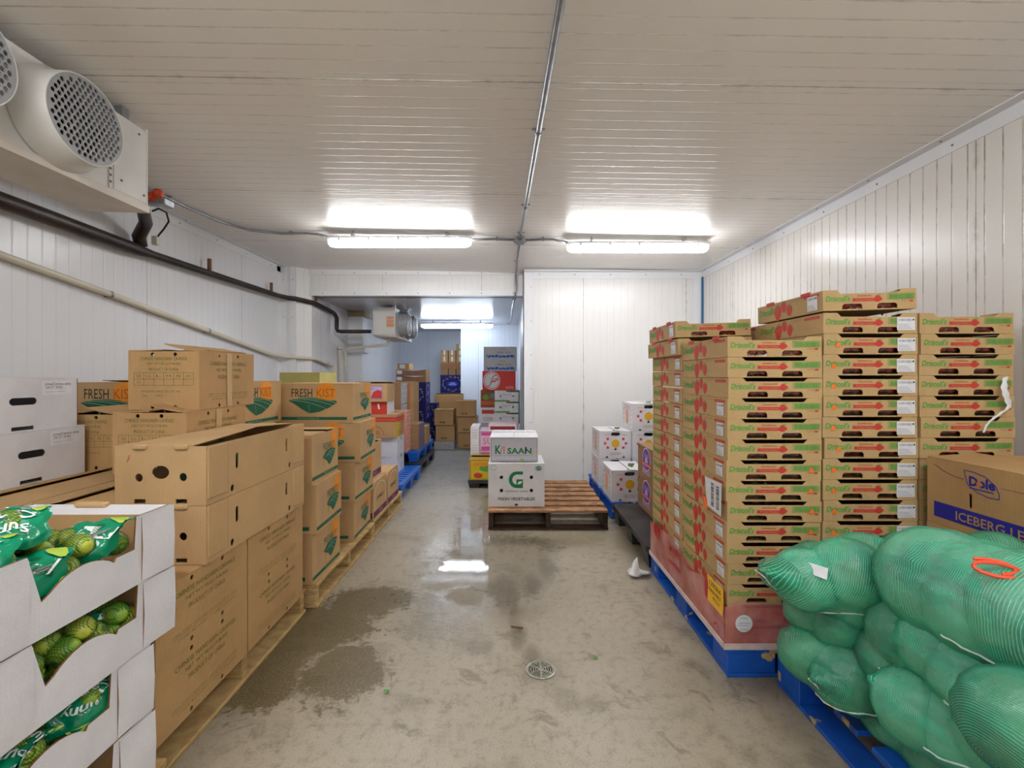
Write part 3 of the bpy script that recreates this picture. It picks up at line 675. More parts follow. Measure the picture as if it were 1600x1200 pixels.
def mk_sun(lift=(0, 0)):
    def mk():
        w, d, h = .49, .38, .267
        def art(b, fr):
            art_sun(fr['F'], b, w, h); art_sun(fr['B'], b, w, h)
            for k in 'RL':
                f0 = fr[k]; f = lambda u, v, o, f0=f0: f0(max(-.185, min(.186, (u-.08)*1.42+.068)), (v-h*.3)*1.2+h*.31 if v > h*.16 else v, o)
                kk = .62
                b.poly(ell(.115, h*.68, .032, h*.2, 20), ORANGE, f, .0005); b.text('FRESHKIST', .065, h*.60, .125, h*.12, DGREEN, f, .0011)
                pts = [(.0, h*.42), (.035, h*.52), (.09, h*.54), (.135, h*.50), (.12, h*.38), (.085, h*.27), (.065, h*.24), (.045, h*.33), (.02, h*.38)]
                b.poly(pts, DGREEN, f, .0013)
                for j in range(3): b.line([(.02+j*.02, h*(.42+.03*j)), (.07+j*.018, h*(.43+.03*j)), (.10+j*.012, h*(.33+.05*j))], .002, LGREEN, f, .0016)
                f = f0; b.rect(-d*.49, d*.49, h*.06, h*.135, DGREEN, f, .0007); b.text('FRESHKIST PRODUCE', .05, h*.1, d*.4, h*.03, LGREEN, f, .0012)
                b.line(rectp(-.13, -.075, h*.2, h*.78)+[(-.13, h*.2)], .0014, GREY, f)
                for j in range(7): b.text('KEEP REFRIGERATED'[:6+j], -.103, h*(.27+j*.07), .034, h*.03, GREY, f)
        return carton('vegetable_carton', w, d, h, KRAFT2, {'R': [slot(-.02, h*.38, .006, .07)], 'L': [slot(-.02, h*.38, .006, .07)]}, art, lift=lift, tape=False)
    return mk
def mk_plain(name, w, d, h, mat, art=None, tape=False, top='flaps', holes={}, lift=(0, 0), edge=None):
    return lambda: carton(name, w, d, h, mat, holes, (lambda b, fr: art(b, fr)) if art else None, top=top, tape=tape, lift=lift, edge=edge)

# ---- left near pallet: mandarin cartons
g = 'mandarin cartons on the near left pallet'
M1 = mk_mandarin(.2345)
yy = (1.606, 2.096)
for lev in (0, 1):
    for j, y in enumerate(yy):
        put('mand', M1, (-1.226, y, .131+lev*.235), f'brown mandarin carton on the pine pallet, {"lower" if lev == 0 else "upper"} layer, {"near" if j == 0 else "far"} end', 'carton', g, rz=random.uniform(-.5, .5))
for lev in (0, 1):
    for j, y in enumerate(yy):
        for x in (-1.563, -1.89, -2.217): put('mand', M1, (x+.003, y, .131+lev*.235), 'brown mandarin carton hidden in the inner rows of the near left pallet', 'carton', 'inner mandarin cartons of the near left pallet')
PC1 = lambda: produce_carton(.317, .745, .203, False, (.0, .0)); 
def PC2():
    w, d, h = .317, .745, .205; r = produce_carton(w, d, h, True, (0, 0), top='none')
    for nm, x0, x1, zf, zb in (('top_flap', -w/2+.001, .04, .003, .008), ('top_flap', w/2-.003, w/2-.055, -.03, -.02)):
        q = MB(); N = 6; vs = []
        for i in range(N+1):
            t = i/N
            for y, z1, cut in ((-d/2+.006, zf, .02 if x0 < 0 else 0), (0, (zf+zb)*.55, 0), (d/2-.2, zb, 0), (d/2-.01, zb*.4, 0)): vs.append((x0+(x1-x0+((.07 if y < -.3 else .02 if y < .05 else -.01 if y < .3 else .06) if x0 < 0 else 0))*t, y, h+.001+z1*t**1.3))
        nv = len(vs); fs = [(i*4+j, i*4+j+1, (i+1)*4+j+1, (i+1)*4+j) for i in range(N) for j in range(3)]
        q.add(vs+[(x, y, z-.0035) for x, y, z in vs], fs+[tuple(nv+k for k in f[::-1]) for f in fs]+[(N*4+j, N*4+j+1, nv+N*4+j+1, nv+N*4+j) for j in range(3)]+[(i*4, (i+1)*4, nv+(i+1)*4, nv+i*4) for i in range(N)], KRAFT2); q.build(nm, r)
    return r
put('prodA', PC1, (-1.210, 1.948, .603), 'plain brown produce carton directly under the carton marked with a red letter', 'carton')
put('prodB', PC2, (-1.210, 1.948, .808), 'brown produce carton with a red handwritten letter and gaping top flaps', 'carton')
PC3 = lambda: produce_carton(.32, .745, .2, False, (.022, .008))
put('prodC', PC3, (-1.552, 1.948, .603), 'brown carton with loose lid flaps behind the produce cartons', 'carton')
put('prodC', PC3, (-1.880, 1.948, .603), 'brown carton with loose lid flaps in front of the white cartons', 'carton')
put('prodC', PC3, (-2.208, 1.948, .603), 'brown carton under the closed white cartons by the left wall', 'carton')
M2 = mk_mandarin(.265, .315, .43, lift=(.004, .03))
def M2t():
    r = M2(); b = MB()
    b.rect(-.02, .02, .004, .262, TAPE, frames(.315, .43, .265)['R'], .0022)
    b.build('packing_tape', r); return r
put('midmand', M2t, (-1.537, 2.155, .838), 'brown mandarin carton under the topmost one, behind the opened produce carton', 'carton')
put('topmand', lambda: M2t(), (-1.537, 2.235, 1.105), 'topmost mandarin carton with raised flap and size table on its front', 'carton')
def toplift():
    r = PROTO['topmand']; b = MB()
    b.add([(-.1, .02, .2685), (.13, -.1, .268), (.15, .16, .268), (-.08, .1, .30), (-.1, .02, .2725), (.13, -.1, .272), (.15, .16, .272), (-.08, .1, .304)], [(0, 1, 2, 3), (7, 6, 5, 4), (0, 4, 5, 1), (1, 5, 6, 2), (2, 6, 7, 3), (3, 7, 4, 0)], KRAFT).build('loose_flap', r)
toplift()
e = tag(empty('fluorescent_tag', (-1.6, 1.932, .93)), 'small fluorescent yellow tag stuck in the seam above the red lettered carton', 'tag'); MB().box(-.006, .006, -.001, .001, 0, .035, flat('fluo_yellow', (226, 232, 50), .5)).build('tag_strip', e)
put('mand_l', mk_mandarin(.27, .31, .36, lift=(.01, .03)), (-2.015, 2.34, .806), 'brown mandarin carton standing behind the closed white cartons', 'carton')
# closed white cartons
def mk_white(top_clean):
    def mk():
        w, d, h = .40, .52, .2195
        def art(b, fr):
            f = fr['R']; b.rect(.10, .235, h*.66, h*.94, STICK, f, .0006)
            b.text('Limes/Citrons verts', .168, h*.88, .115, .012, INK, f, .001); b.text('230 CT 18 KG', .15, h*.81, .075, .010, INK, f, .001)
            b.rect(.11, .2, h*.72, h*.725, GREY, f, .001)
        r = carton('lime_carton', w, d, h, WBOARD, {'R': [slot(.025, .123, .105, .03), rectp(-.02, .065, .004, .02)], 'F': [slot(0, .123, .1, .03)]}, art, edge=EDGE)
        return r
    return mk
put('whitec', mk_white(0), (-2.19, 1.872, .808), 'closed white carton with oval hand hole, lower of the two at the left wall', 'carton', rz=-1)
put('whitec', mk_white(0), (-2.20, 1.845, 1.0285), 'closed white carton with oval hand hole, upper of the two at the left wall', 'carton')

# ---- cartons with the sun logo
K1 = mk_sun((.0, .012)); K0 = mk_sun()
g = 'cartons with the orange sun logo'
for lev in range(3):
    put('sunA' if lev < 2 else 'sunB', K0 if lev < 2 else K1, (-1.305+(0, .012, -.01)[lev], 2.64, .131+lev*.2685), f'sun logo carton, {("bottom", "middle", "top")[lev]} one of the nearer outer column', 'carton', g, rz=(-.8, 1.2, .5)[lev])
for lev in range(4):
    put('sunA', K0, (-1.305+(0, .015, .04, .0)[lev], 3.27, .131+lev*.2685), f'sun logo carton, {ordn(lev)} from the bottom of the farther outer column', 'carton', g, rz=(1, -1, 1.8, -.8)[lev])
for lev in range(3):
    put('sunA', K0, (-1.81, 2.65, .131+lev*.2685), 'sun logo carton hidden in the inner row behind the mandarin cartons', 'carton', 'hidden sun logo cartons')
    put('sunA', K0, (-2.305, 2.65, .131+lev*.2685), 'sun logo carton hidden in the inner row behind the mandarin cartons', 'carton', 'hidden sun logo cartons')
put('sunB', K1, (-1.695, 2.745, .955), 'sun logo carton turned sideways behind the topmost mandarin carton', 'carton', g, rz=90)
put('sunB', K1, (-2.25, 2.78, .95), 'sun logo carton by the left wall, showing above the white cartons', 'carton', g, rz=-1)
# ---- plum banded cartons
def art_plum(w, d, h, arch):
    def art(b, fr):
        for k, W in (('F', w), ('R', d)):
            f = fr[k]
            b.rect(-W*.48, W*.48, h*.04, h*.2, MAROON, f); b.text('YAM', .0, h*.12, W*.25, h*.08, KRAFT2, f, .001)
            if arch:
                a = [(-W*.4, h*.25)]+[(-W*.4*math.cos(PI*t/10), h*.62+h*.3*math.sin(PI*t/10)) for t in range(11)]+[(W*.4, h*.25)]
                b.line(a, .004, WHITE, f); b.text('JAMAICA', 0, h*.5, W*.5, h*.14, flat('stamp_brown', (86, 62, 48)), f, .001)
    return art
def arch_box():
    w, d, h = .42, .38, .288; r = empty('root_vegetable_carton'); b = MB()
    out = [(-d/2, 0), (d/2, 0), (d/2, h*.62)]+[(d/2-.06*(1-math.cos(PI/2*t/5)), h*.62+h*.38*math.sin(PI/2*t/5)) for t in range(1, 6)]+[(-d/2+.06*(1-math.cos(PI/2*t/5)), h*.62+h*.38*math.sin(PI/2*t/5)) for t in range(5, 0, -1)]+[(-d/2, h*.62)]
    b.panel(out, [], w, lambda u, v, o: (w/2+o, u, v), KRAFT2); art_plum(w, d, h, True)(b, frames(w, d, h)); b.build('carton_body', r); return r
put('plum', arch_box, (-1.27, 3.72, .131), 'tan arch topped carton with plum band, nearer of the bottom pair', 'carton', 'arch topped cartons')
put('plum', arch_box, (-1.27, 4.13, .131), 'tan arch topped carton with plum band, farther of the bottom pair', 'carton', 'arch topped cartons')
put('plum2', mk_plain('root_vegetable_carton', .40, .36, .29, KRAFT2, art_plum(.4, .36, .29, False), lift=(.01, .02)), (-1.31, 3.74, .421), 'tall tan carton with plum band beside the white lettered cartons', 'carton')
for k in range(4):
    put('filler', mk_plain('plain_carton', .36, .4, .2895, KRAFT), (-1.74, 3.92, .131+k*.29), f'plain brown carton behind the sun logo stack, {ordn(k)} from the bottom', 'carton', 'plain cartons behind the sun logo stack') if k < 3 else put('fil2', mk_plain('plain_carton', .33, .36, .28, OLIVE if 0 else card('olive_board', (186, 178, 110))), (-1.73, 3.92, .131+k*.29), 'yellowish carton top peeking over the sun logo stack', 'carton')

# ---- banana stack on the blue plastic pallet
def art_w(w, d, h):
    def art(b, fr):
        f = fr['F']; b.text('J A Y', w*.28, h*.88, w*.16, h*.08, GREY, f); b.line(rectp(.03, .065, h*.83, h*.93)+[(.03, h*.83)], .003, INK, f)
        f = fr['R']; b.text('f', .03, h*.35, .03, h*.2, INK, f, shear=.3); b.line([(-d*.4, h*.95), (-d*.3, h*.7)], .006, INK, f)
        b.rect(-d*.1, d*.2, h*.85, h*.97, flat('pale_green', (140, 190, 160)), f)
    return art
g = 'white lettered cartons under the banana carton'
for k in range(2):
    put('wjay', mk_plain('produce_carton', .42, .33, .201, WBOARD, art_w(.42, .33, .201), holes={'F': [ell(-.06, .1, .016, .016), ell(.12, .1, .001, .001, 3)], 'R': [ell(.03, .16, .016, .016)]}), (-1.487, 5.315, .146+k*.202), f'white carton with round holes under the banana carton, {"lower" if k == 0 else "upper"} one', 'carton', g)
e = tag(empty('produce_bag', (-1.16, 1.90, .815)), 'green plastic bag of produce inside the gaping produce carton', 'bag'); b = MB(); r3 = random.Random(3); vs = []
for i in range(13):
    for j in range(25):
        u, v = i/12, j/24; hgt = .165*math.sin(PI*u)**.4*math.sin(PI*v)**.35+.012*math.sin(23*u+11*v)+.008*math.sin(41*v+5*u); vs.append((-.09+.17*u, -.30+.6*v, max(0, hgt)))
b.add(vs, [(i*25+j, i*25+j+1, (i+1)*25+j+1, (i+1)*25+j) for i in range(12) for j in range(24)], flat('bag_green', (58, 120, 84), .3, var=.4, scale=18)); b.build('bag_body', e, smooth=True)
def art_banana(b, fr):
    w, d, h = .5, .38, .26
    for k, W in (('F', w), ('R', d)):
        f = fr[k]; b.rect(-W/2, W/2, h*.70, h*.90, RED, f); b.rect(-W/2, W/2, h*.77, h*.80, flat('light_red', (222, 110, 80)), f, .0009)
        for j in range(3):
            y0 = h*(.5-.13*j); pts = [(-W*.42, y0+.02), (-W*.2, y0+.035), (W*.02, y0+.02), (-W*.02, y0+.0), (-W*.2, y0+.006), (-W*.40, y0-.02)]
            b.poly(pts, YELL, f, .0007+.0002*j)
        b.line([(W*.02+W*.2*math.cos(PI*t/10), h*.12+h*.4*math.sin(PI*t/10)) for t in range(11)], .005, RED, f, .0015)
        b.text('eco', W*.02, h*.22, W*.22, h*.16, RED, f, .0015)
    f = fr['R']; b.rect(-d*.5, -d*.2, 0, h*.7, YELL, f, .0005)
put('banana', mk_plain('banana_carton', .5, .38, .26, KRAFT, art_banana, holes={'R': [slot(.09, .15, .02, .03)]}), (-1.53, 5.31, .551), 'brown banana carton with red band and yellow bananas printed on it', 'carton')
def art_red(b, fr):
    f = fr['F']; b.rect(.02, .2, 0, .143, RED, f, .0006); b.rect(-.19, .02, .02, .12, PALE, f, .0006); b.line([(.10, .12), (.11, .06)], .018, WHITE, f, .001)
put('redw', mk_plain('fruit_box', .4, .32, .145, WBOARD, art_red, top='lid'), (-1.60, 5.34, .812), 'low red and white fruit box on top of the banana carton', 'box')
def art_purple(b, fr):
    f = fr['F']; b.line(rectp(-.17, .15, .035, .175)+[(-.17, .035)], .004, PURPLE, f); b.rect(-.168, .148, .037, .173, LILAC, f, .0005)
    b.poly([(.02, .04), (.145, .04), (.145, .12), (.10, .135), (.05, .11)], RED, f, .001); b.text('TOMATOES', -.02, .145, .16, .02, PURPLE, f, .001)
put('purp', mk_plain('tomato_carton', .41, .34, .205, KRAFT2, art_purple, holes={'F': [slot(-.06, .11, .012, .05), slot(.06, .11, .012, .05)]}, lift=(0, .02)), (-1.598, 5.32, .958), 'carton with lilac framed panel at the top of the banana stack', 'carton')

# ---- stacks on the raised blue pallet
def art_floral(b, fr):
    f = fr['R']; b.rect(-.19, .19, .005, .283, PALE, f, .0005); r2 = random.Random(5)
    for i in range(26):
        u, v = r2.uniform(-.17, .17), r2.uniform(.02, .27); a = r2.uniform(0, 3); b.line([(u-.015*math.cos(a), v-.012*math.sin(a)), (u+.015*math.cos(a), v+.012*math.sin(a))], .009, MAROON if i % 2 else INK, f, .001)
for k in range(3):
    put('floral', mk_plain('fruit_carton', .44, .39, .288, DARKK, art_floral, tape=(k == 9)), (-1.66, 6.0+.2, .29+k*.289), f'brown carton with flecked white side panel, {("bottom", "middle", "top")[k]} of its stack', 'carton', 'cartons with flecked side panels')
    def art_lab(b, fr): b.rect(-.18, .04, .12, .26, STICK, fr['F']); b.rect(.1, .18, .05, .27, ORANGE if 0 else FADE, fr['F'])
    put('plainb', mk_plain('fruit_carton', .46, .36, .29, KRAFT, art_lab), (-1.60, 6.65, .29+k*.291), f'brown carton with white label behind the flecked stack, {("bottom", "middle", "top")[k]} one', 'carton', 'cartons behind the flecked stack')
def art_teal(b, fr):
    f = fr['F']; b.poly(ell(-.06, .06, .09, .05, 20), TEAL, f); b.rect(-.03, .03, .045, .085, STICK, f, .001); b.rect(-.15, -.09, 0, .108, PCORAL, f, .0011)
    f = fr['R']; b.rect(-.19, .19, .01, .1, flat('dark_lilac', (120, 104, 130)), f)
for k in range(3):
    put('teal', mk_plain('flat_fruit_box', .31, .38, .109, DARKK, art_teal, top='lid'), (-1.34, 6.1, .29+k*.11), f'low brown box with teal oval and coral end, {("bottom", "middle", "top")[k]} of three', 'box', 'low boxes with teal ovals')
def art_coral(b, fr):
    f = fr['R']
    for i in range(6):
        for j in range(9): b.poly(ell(-.09+.036*i+(j % 2)*.018, .03+j*.055, .013, .018, 6), PCORAL if (i+j) % 2 else WHITE, f)
put('coral', mk_plain('patterned_carton', .34, .22, .52, flat('coral_board', (214, 150, 128), .6), art_coral, top='lid'), (-1.46, 5.745+.05, .29), 'coral patterned upright carton next to the banana stack', 'carton')
for k in range(2):
    put('smallb', mk_plain('small_carton', .12, .3, .12, KRAFT), (-1.24, 6.52, .29+k*.121), f'small brown box on the raised blue pallet, {"lower" if k == 0 else "upper"} one', 'box', 'small boxes on the raised pallet')
# ---- navy cartons
def art_navy(w, d, h):
    def art(b, fr):
        r2 = random.Random(9)
        for k, W in (('F', w), ('R', d)):
            f = fr[k]
            for i in range(60):
                a = 2*PI*i/60; u = W*.40*math.cos(a)+r2.uniform(-.02, .02); v = h*.5+h*.38*math.sin(a)+r2.uniform(-.02, .02)
                b.poly(ell(u, v, .008, .008, 5), (YELL, WHITE, FADE, TEAL)[i % 4], f)
            b.poly(ell(0, h*.5, W*.22, h*.13, 20), SKYB, f, .001); b.text('SWEET', 0, h*.54, W*.22, h*.06, WHITE, f, .0014); b.text('MELONS', 0, h*.46, W*.28, h*.06, WHITE, f, .0014)
    return art
NV = mk_plain('melon_carton', .5, .4, .379, NAVY, art_navy(.5, .4, .379)); 
for k in range(3): put('navy', NV, (-1.66, 7.82, k*.38), f'navy carton under the brown crates, {ordn(k)} from the floor', 'carton', 'navy cartons under the crates')
for k in range(2): put('navyr', mk_plain('melon_carton', .33, .24, .379, NAVY, art_navy(.33, .24, .379)), (-1.455, 8.16, k*.38), f'navy carton partly behind the tall brown cartons, {"lower" if k == 0 else "upper"} one', 'carton', 'navy cartons behind the brown cartons')
for k in range(3): put('navyf', mk_plain('melon_carton', .52, .4, .376, NAVY, art_navy(.52, .4, .376)), (-1.21, 9.8, .131+k*.377), f'navy carton at the far wall, {ordn(k)} from its pallet', 'carton', 'navy cartons at the far wall')
def crate(w, d, h):
    def mk():
        r = empty('fruit_crate'); b = MB(); f = frames(w, d, h)
        wave = [(-w/2, .0), (-w*.28, .0), (-w*.2, .02), (-w*.1, .0), (w*.1, 0), (w*.2, .02), (w*.28, 0), (w/2, 0), (w/2, h), (w*.3, h-.012), (0, h-.025), (-w*.3, h-.012), (-w/2, h)]
        for k in 'FB': b.panel(wave, [], .006, f[k], DARKK)
        for k in 'RL': b.panel(rectp(-d/2+.006, d/2-.006, 0, h), [], .006, f[k], DARKK)
        b.box(-w/2+.006, w/2-.006, -d/2+.006, d/2-.006, 0.001, .006, DARKK)
        b.text('fruta', w*.05, h*.6, w*.4, h*.35, RED, f['F']); b.rect(-w*.47, -w*.3, h*.3, h*.85, STICK, f['F']); b.build('crate_body', r); return r
    return mk
for k in range(2): put('crate', crate(.5, .4, .105), (-1.66, 7.82, 1.1405+k*.106), f'brown open fruit crate on the navy stack, {"lower" if k == 0 else "upper"} one', 'crate', 'open crates on the navy stack')
def art_s(b, fr): b.rect(-.06, .03, .02, .085, STICK, fr['F'])
put('smallc', mk_plain('small_carton', .2, .3, .1, KRAFT, art_s), (-1.80, 7.82, 1.353), 'small brown box with white label on top of the open crates', 'box')
for k in range(3):
    for r3 in range(2):
        z = 1.262+.262+r3*.13 if r3 < 1 else 1.262+.262+.131
        put('tiny', mk_plain('small_carton', .147, .3, .128, KRAFT, lambda b, fr: b.rect(-.018, .018, .03, .125, STICK, fr['F'])), (-1.385+k*.162, 9.75, (1.523, 1.654)[r3]), f'small taped box over the far navy stack, {("left", "middle", "right")[k]} one of the {("lower", "upper")[r3]} row', 'box', 'small boxes at the far wall')
    put('tiny2', mk_plain('small_carton', .147, .3, .127, DARKK), (-1.385+k*.162, 9.75, 1.262), f'small brown box directly on the far navy cartons, {("left", "middle", "right")[k]} one', 'box', 'small boxes at the far wall')
def art_r(b, fr): b.text('FRUTA', .0, .06, .3, .05, RED, fr['F'])
put('redcr', mk_plain('fruit_box', .48, .3, .130, DARKK, art_r, top='lid'), (-1.223, 9.75, 1.392), 'wide brown box with red lettering between rows of small far boxes', 'box')
put('tiny', None, (-1.06, 9.75, 1.785), 'single small box topmost on the far stack', 'box')
# ---- brown cartons in the passage
def art_q(b, fr):
    for k_ in 'FR': b.text('90-80', -.02, .05, .1, .035, flat('stamp_brown', (86, 62, 48)), fr[k_], bold=.03); b.rect(-.159, .159, .262, .268, EDGE, fr[k_]); b.rect(-.159, .159, 0, .003, EDGE, fr[k_])
BR = mk_plain('plain_carton', .32, .32, .27, KRAFT, art_q, tape=False, lift=(.0, .01))
put('flatw', mk_plain('flat_box', .34, .4, .13, GREYB, lambda b, fr: b.text('FRAGILE', .06, .06, .12, .05, GREY, fr['F'])), (-1.12, 7.92, .0), 'flat pale box on the floor under the left brown cartons', 'box')
put('flatw2', mk_plain('flat_box', .3, .4, .05, WBOARD, top='lid'), (-1.45, 7.36, .08), 'thin white sheet box leaning level beside the pale flat box', 'box')
put('crt', mk_plain('flat_box', .28, .3, .08, DARKM), (-1.45, 7.36, 0), 'dark low crate under the thin white box', 'crate')
for k in range(2): put('brown', BR, (-1.11+(.0, -.012)[k], 7.92-.02*k, .131+k*.2745), f'plain brown carton on the pale flat box, {"lower" if k == 0 else "upper"} one', 'carton', 'left pair of plain brown cartons', rz=1-3*k)
for k in range(3): put('brown', BR, (-.745+(.02, .012, -.012)[k], 7.97-.015*k, k*.2745), f'plain brown carton by the return wall, {ordn(k)} from the floor', 'carton', 'right column of plain brown cartons', rz=-1)
for k in range(2): put('bigb', mk_plain('large_carton', .5, .36, .448, KRAFT, tape=True, lift=(0, .02)), (-1.13-.0, 8.48, k*.45), f'wide taped brown carton behind the plain ones, {"lower" if k == 0 else "upper"} one', 'carton', 'wide taped cartons')
def art_chk(b, fr):
    for i in range(5):
        for j in range(7): b.poly([( -.06+i*.03, .02+j*.026), (-.05+i*.03, .032+j*.026), (-.06+i*.03, .044+j*.026), (-.07+i*.03, .032+j*.026)], WHITE, fr['F'])
put('chkb', mk_plain('flat_box', .2, .3, .28, GREYB), (-1.31, 7.52, 0), 'pale grey box on the floor below the patterned dark box', 'box') if 0 else None
put('chk', mk_plain('patterned_box', .1, .2, .2, flat('dark_slate', (40, 52, 66)), art_chk, top='lid'), (-1.335, 7.75, .135), 'dark box with white lozenge pattern beside the plain brown cartons', 'box') if 0 else None
put('chk', mk_plain('patterned_box', .11, .2, .2, flat('dark_slate', (40, 52, 66)), art_chk, top='lid'), (-1.36, 7.36, .281), 'dark box with white lozenge pattern beside the plain brown cartons', 'box')
put('chk0', mk_plain('small_carton', .14, .24, .15, GREYB), (-1.37, 7.36, .131), 'pale grey box under the dark lozenge patterned box', 'box')
# ---- right side of the passage
def fill(k): return None
for k in range(2): put('base', mk_plain('grape_box', .56, .4, .194, GREYB), (-.17, 7.2, .131+k*.195), f'grey box low in the passage stack, {"first" if k == 0 else "second"} from the pallet', 'box', 'hidden base boxes of the passage stack')
def art_cosi(b, fr):
    f = fr['F']; b.rect(-.09, .1, .14, .2, RED, f); b.text('COSI', .0, .06, .14, .055, BURG, f)
put('cosi', mk_plain('fruit_box', .22, .3, .235, WBOARD, art_cosi), (-.345, 7.18, .522), 'white box with red bar and dark capital letters in the passage stack', 'box')
def art_or(b, fr):
    f = fr['F']; b.rect(-.1, .1, .01, .26, flat('rust_print', (140, 70, 36)), f); b.poly(ell(-.03, .16, .05, .04), GREEN, f, .001); b.poly(ell(.07, .18, .03, .04), TEAL, f, .001); b.rect(-.1, .1, .04, .1, flat('rust_light', (180, 90, 50)), f, .001)
put('orb', mk_plain('fruit_box', .22, .3, .268, DARKK, art_or), (-.345, 7.18, .758), 'rust coloured fruit box with green and blue print', 'box')
def art_gw(b, fr):
    w, h = .38, .166; f = fr['F']
    b.rect(-w/2, w*.1, 0, .022, GREEN, f); b.rect(w*.0, w/2, .144, h, DGREEN, f); b.rect(w*.45, w/2, 0, h, DGREEN, f, .0008); b.rect(-w*.05, w*.12, .15, h, RED, f, .001)
    b.text('N.J.~F', 0, h*.62, w*.3, .03, GREY, f)
for k in range(3): put('gw', mk_plain('herb_box', .38, .36, .166, WBOARD, art_gw, holes={'F': [ell(-.1, .083, .013, .013), ell(.09, .083, .013, .013)]}), (-.043, 7.08, .522+k*.168), f'white and green box with two round holes, {("lowest", "middle", "highest")[k]} of three', 'box', 'white and green boxes in the passage')
def art_big(b, fr):
    f = fr['F']; w, h = .51, .294; b.rect(-w*.5+.01, w*.5-.01, .01, h-.01, RED, f, .0005); b.poly(ell(-w*.22, h*.5, .128, .138, 32), WHITE, f, .0008); b.poly(ell(-w*.22, h*.5, .118, .128, 32), flat('print_redb', (178, 30, 36)), f, .0010); b.poly(ell(-w*.22, h*.5, .108, .118, 32), PALE, f, .0012)
    c = -w*.22; b.line([(c-.09, .07), (c-.06, .05), (c-.02, .09), (c+.0, .16), (c+.03, .22), (c+.08, .235), (c+.10, .2)], .014, RED, f, .0016)
    b.poly([(c-.01, .12), (c+.04, .17), (c+.105, .19), (c+.09, .15), (c+.05, .125)], RED, f, .0016); b.poly([(c+.02, .14), (c+.05, .16), (c+.085, .17), (c+.06, .145)], PALE, f, .002)
    b.text('SUPERIOR', w*.32, h*.17, w*.22, .014, WHITE, f, .001); b.text('PRODUCE INC', w*.32, h*.1, w*.24, .014, WHITE, f, .001)
put('bigred', mk_plain('fruit_box', .51, .4, .294, flat('red_board', (196, 36, 40), .5), art_big), (-.17, 7.2, 1.027), 'red box with large white and red circular swirl emblem', 'box')
def art_sil(b, fr):
    f = fr['F']; r2 = random.Random(2)
    b.text('VERAN', .0, .1, .1, .022, INK, f); b.text('KG 4', .12, .1, .08, .022, INK, f); b.text('~ ~ ~', .03, .15, .08, .015, INK, f); b.text('*', -.14, .14, .02, .02, RED, f)
    for i in range(22): b.poly(ell(-.2+i*.0195, .035+r2.uniform(-.006, .012), .014, .014+r2.uniform(0, .008), 8), SKYB if i % 3 else TEAL, f, .0006+.0001*(i % 5))
for k in range(2): put('sil', mk_plain('fruit_box', .51, .4, .186, GREYB, art_sil), (-.15+(-.01)*k*0, 7.2, 1.322+k*.187), f'silver grey box with blue fruit row printed, {"lower" if k == 0 else "upper"} one', 'box', 'silver boxes on the red box')
def art_mag(b, fr):
    f = fr['F']; b.line(rectp(-.215, .215, .012, .235)+[(-.215, .012)], .004, BURG, f); b.rect(-.2, .2, .018, .06, PINK, f); b.rect(-.2, .2, .19, .23, PINK, f); b.text('SUNSET', 0, .125, .36, .08, PINK, f); 
for k in range(2): put('mag', mk_plain('fruit_carton', .45, .4, .248, LILAC if 0 else flat('mauve_board', (200, 176, 196), .5), art_mag), (-.145, 5.68, .091+k*.249), f'pinkish carton with magenta bands and large letters, {"lower" if k == 0 else "upper"} one', 'carton', 'magenta banded cartons')
for k in range(3): put('wlab', mk_plain('small_carton', .10, .4, .181, WBOARD, lambda b, fr: [b.text('XXXXX', 0, .05+.03*j, .07, .012, GREY, fr['F']) for j in range(4)]), (-.425, 5.68, .091+k*.182), f'narrow white labelled box beside the magenta cartons, {("bottom", "middle", "top")[k]} one', 'box', 'narrow white boxes')
put('ppk', mk_plain('fruit_box', .34, .3, .07, flat('pink_board', (214, 188, 192), .5), lambda b, fr: b.rect(-.15, .15, .01, .05, BURG, fr['F']), top='lid'), (-.09, 5.66, .589), 'low pale pink box on the upper magenta banded carton', 'box')
def art_yel(b, fr):
    f = fr['F']; b.rect(-.2, .2, .01, .21, YELL, f, .0005); b.poly(ell(.0, .13, .11, .04), GREEN, f, .001); b.poly(ell(-.12, .05, .05, .03), RED, f, .001)
    for i in range(6): b.poly(ell(-.15+.05*i, .17+.01*(i % 2), .03, .025, 8), ORANGE, f, .0012)
put('yel', mk_plain('mango_carton', .44, .36, .225, flat('mustard_board', (176, 140, 48), .6), art_yel, lift=(0, .02)), (-.235, 5.25, .091), 'yellow fruit carton with green print on the low black pallet', 'carton')

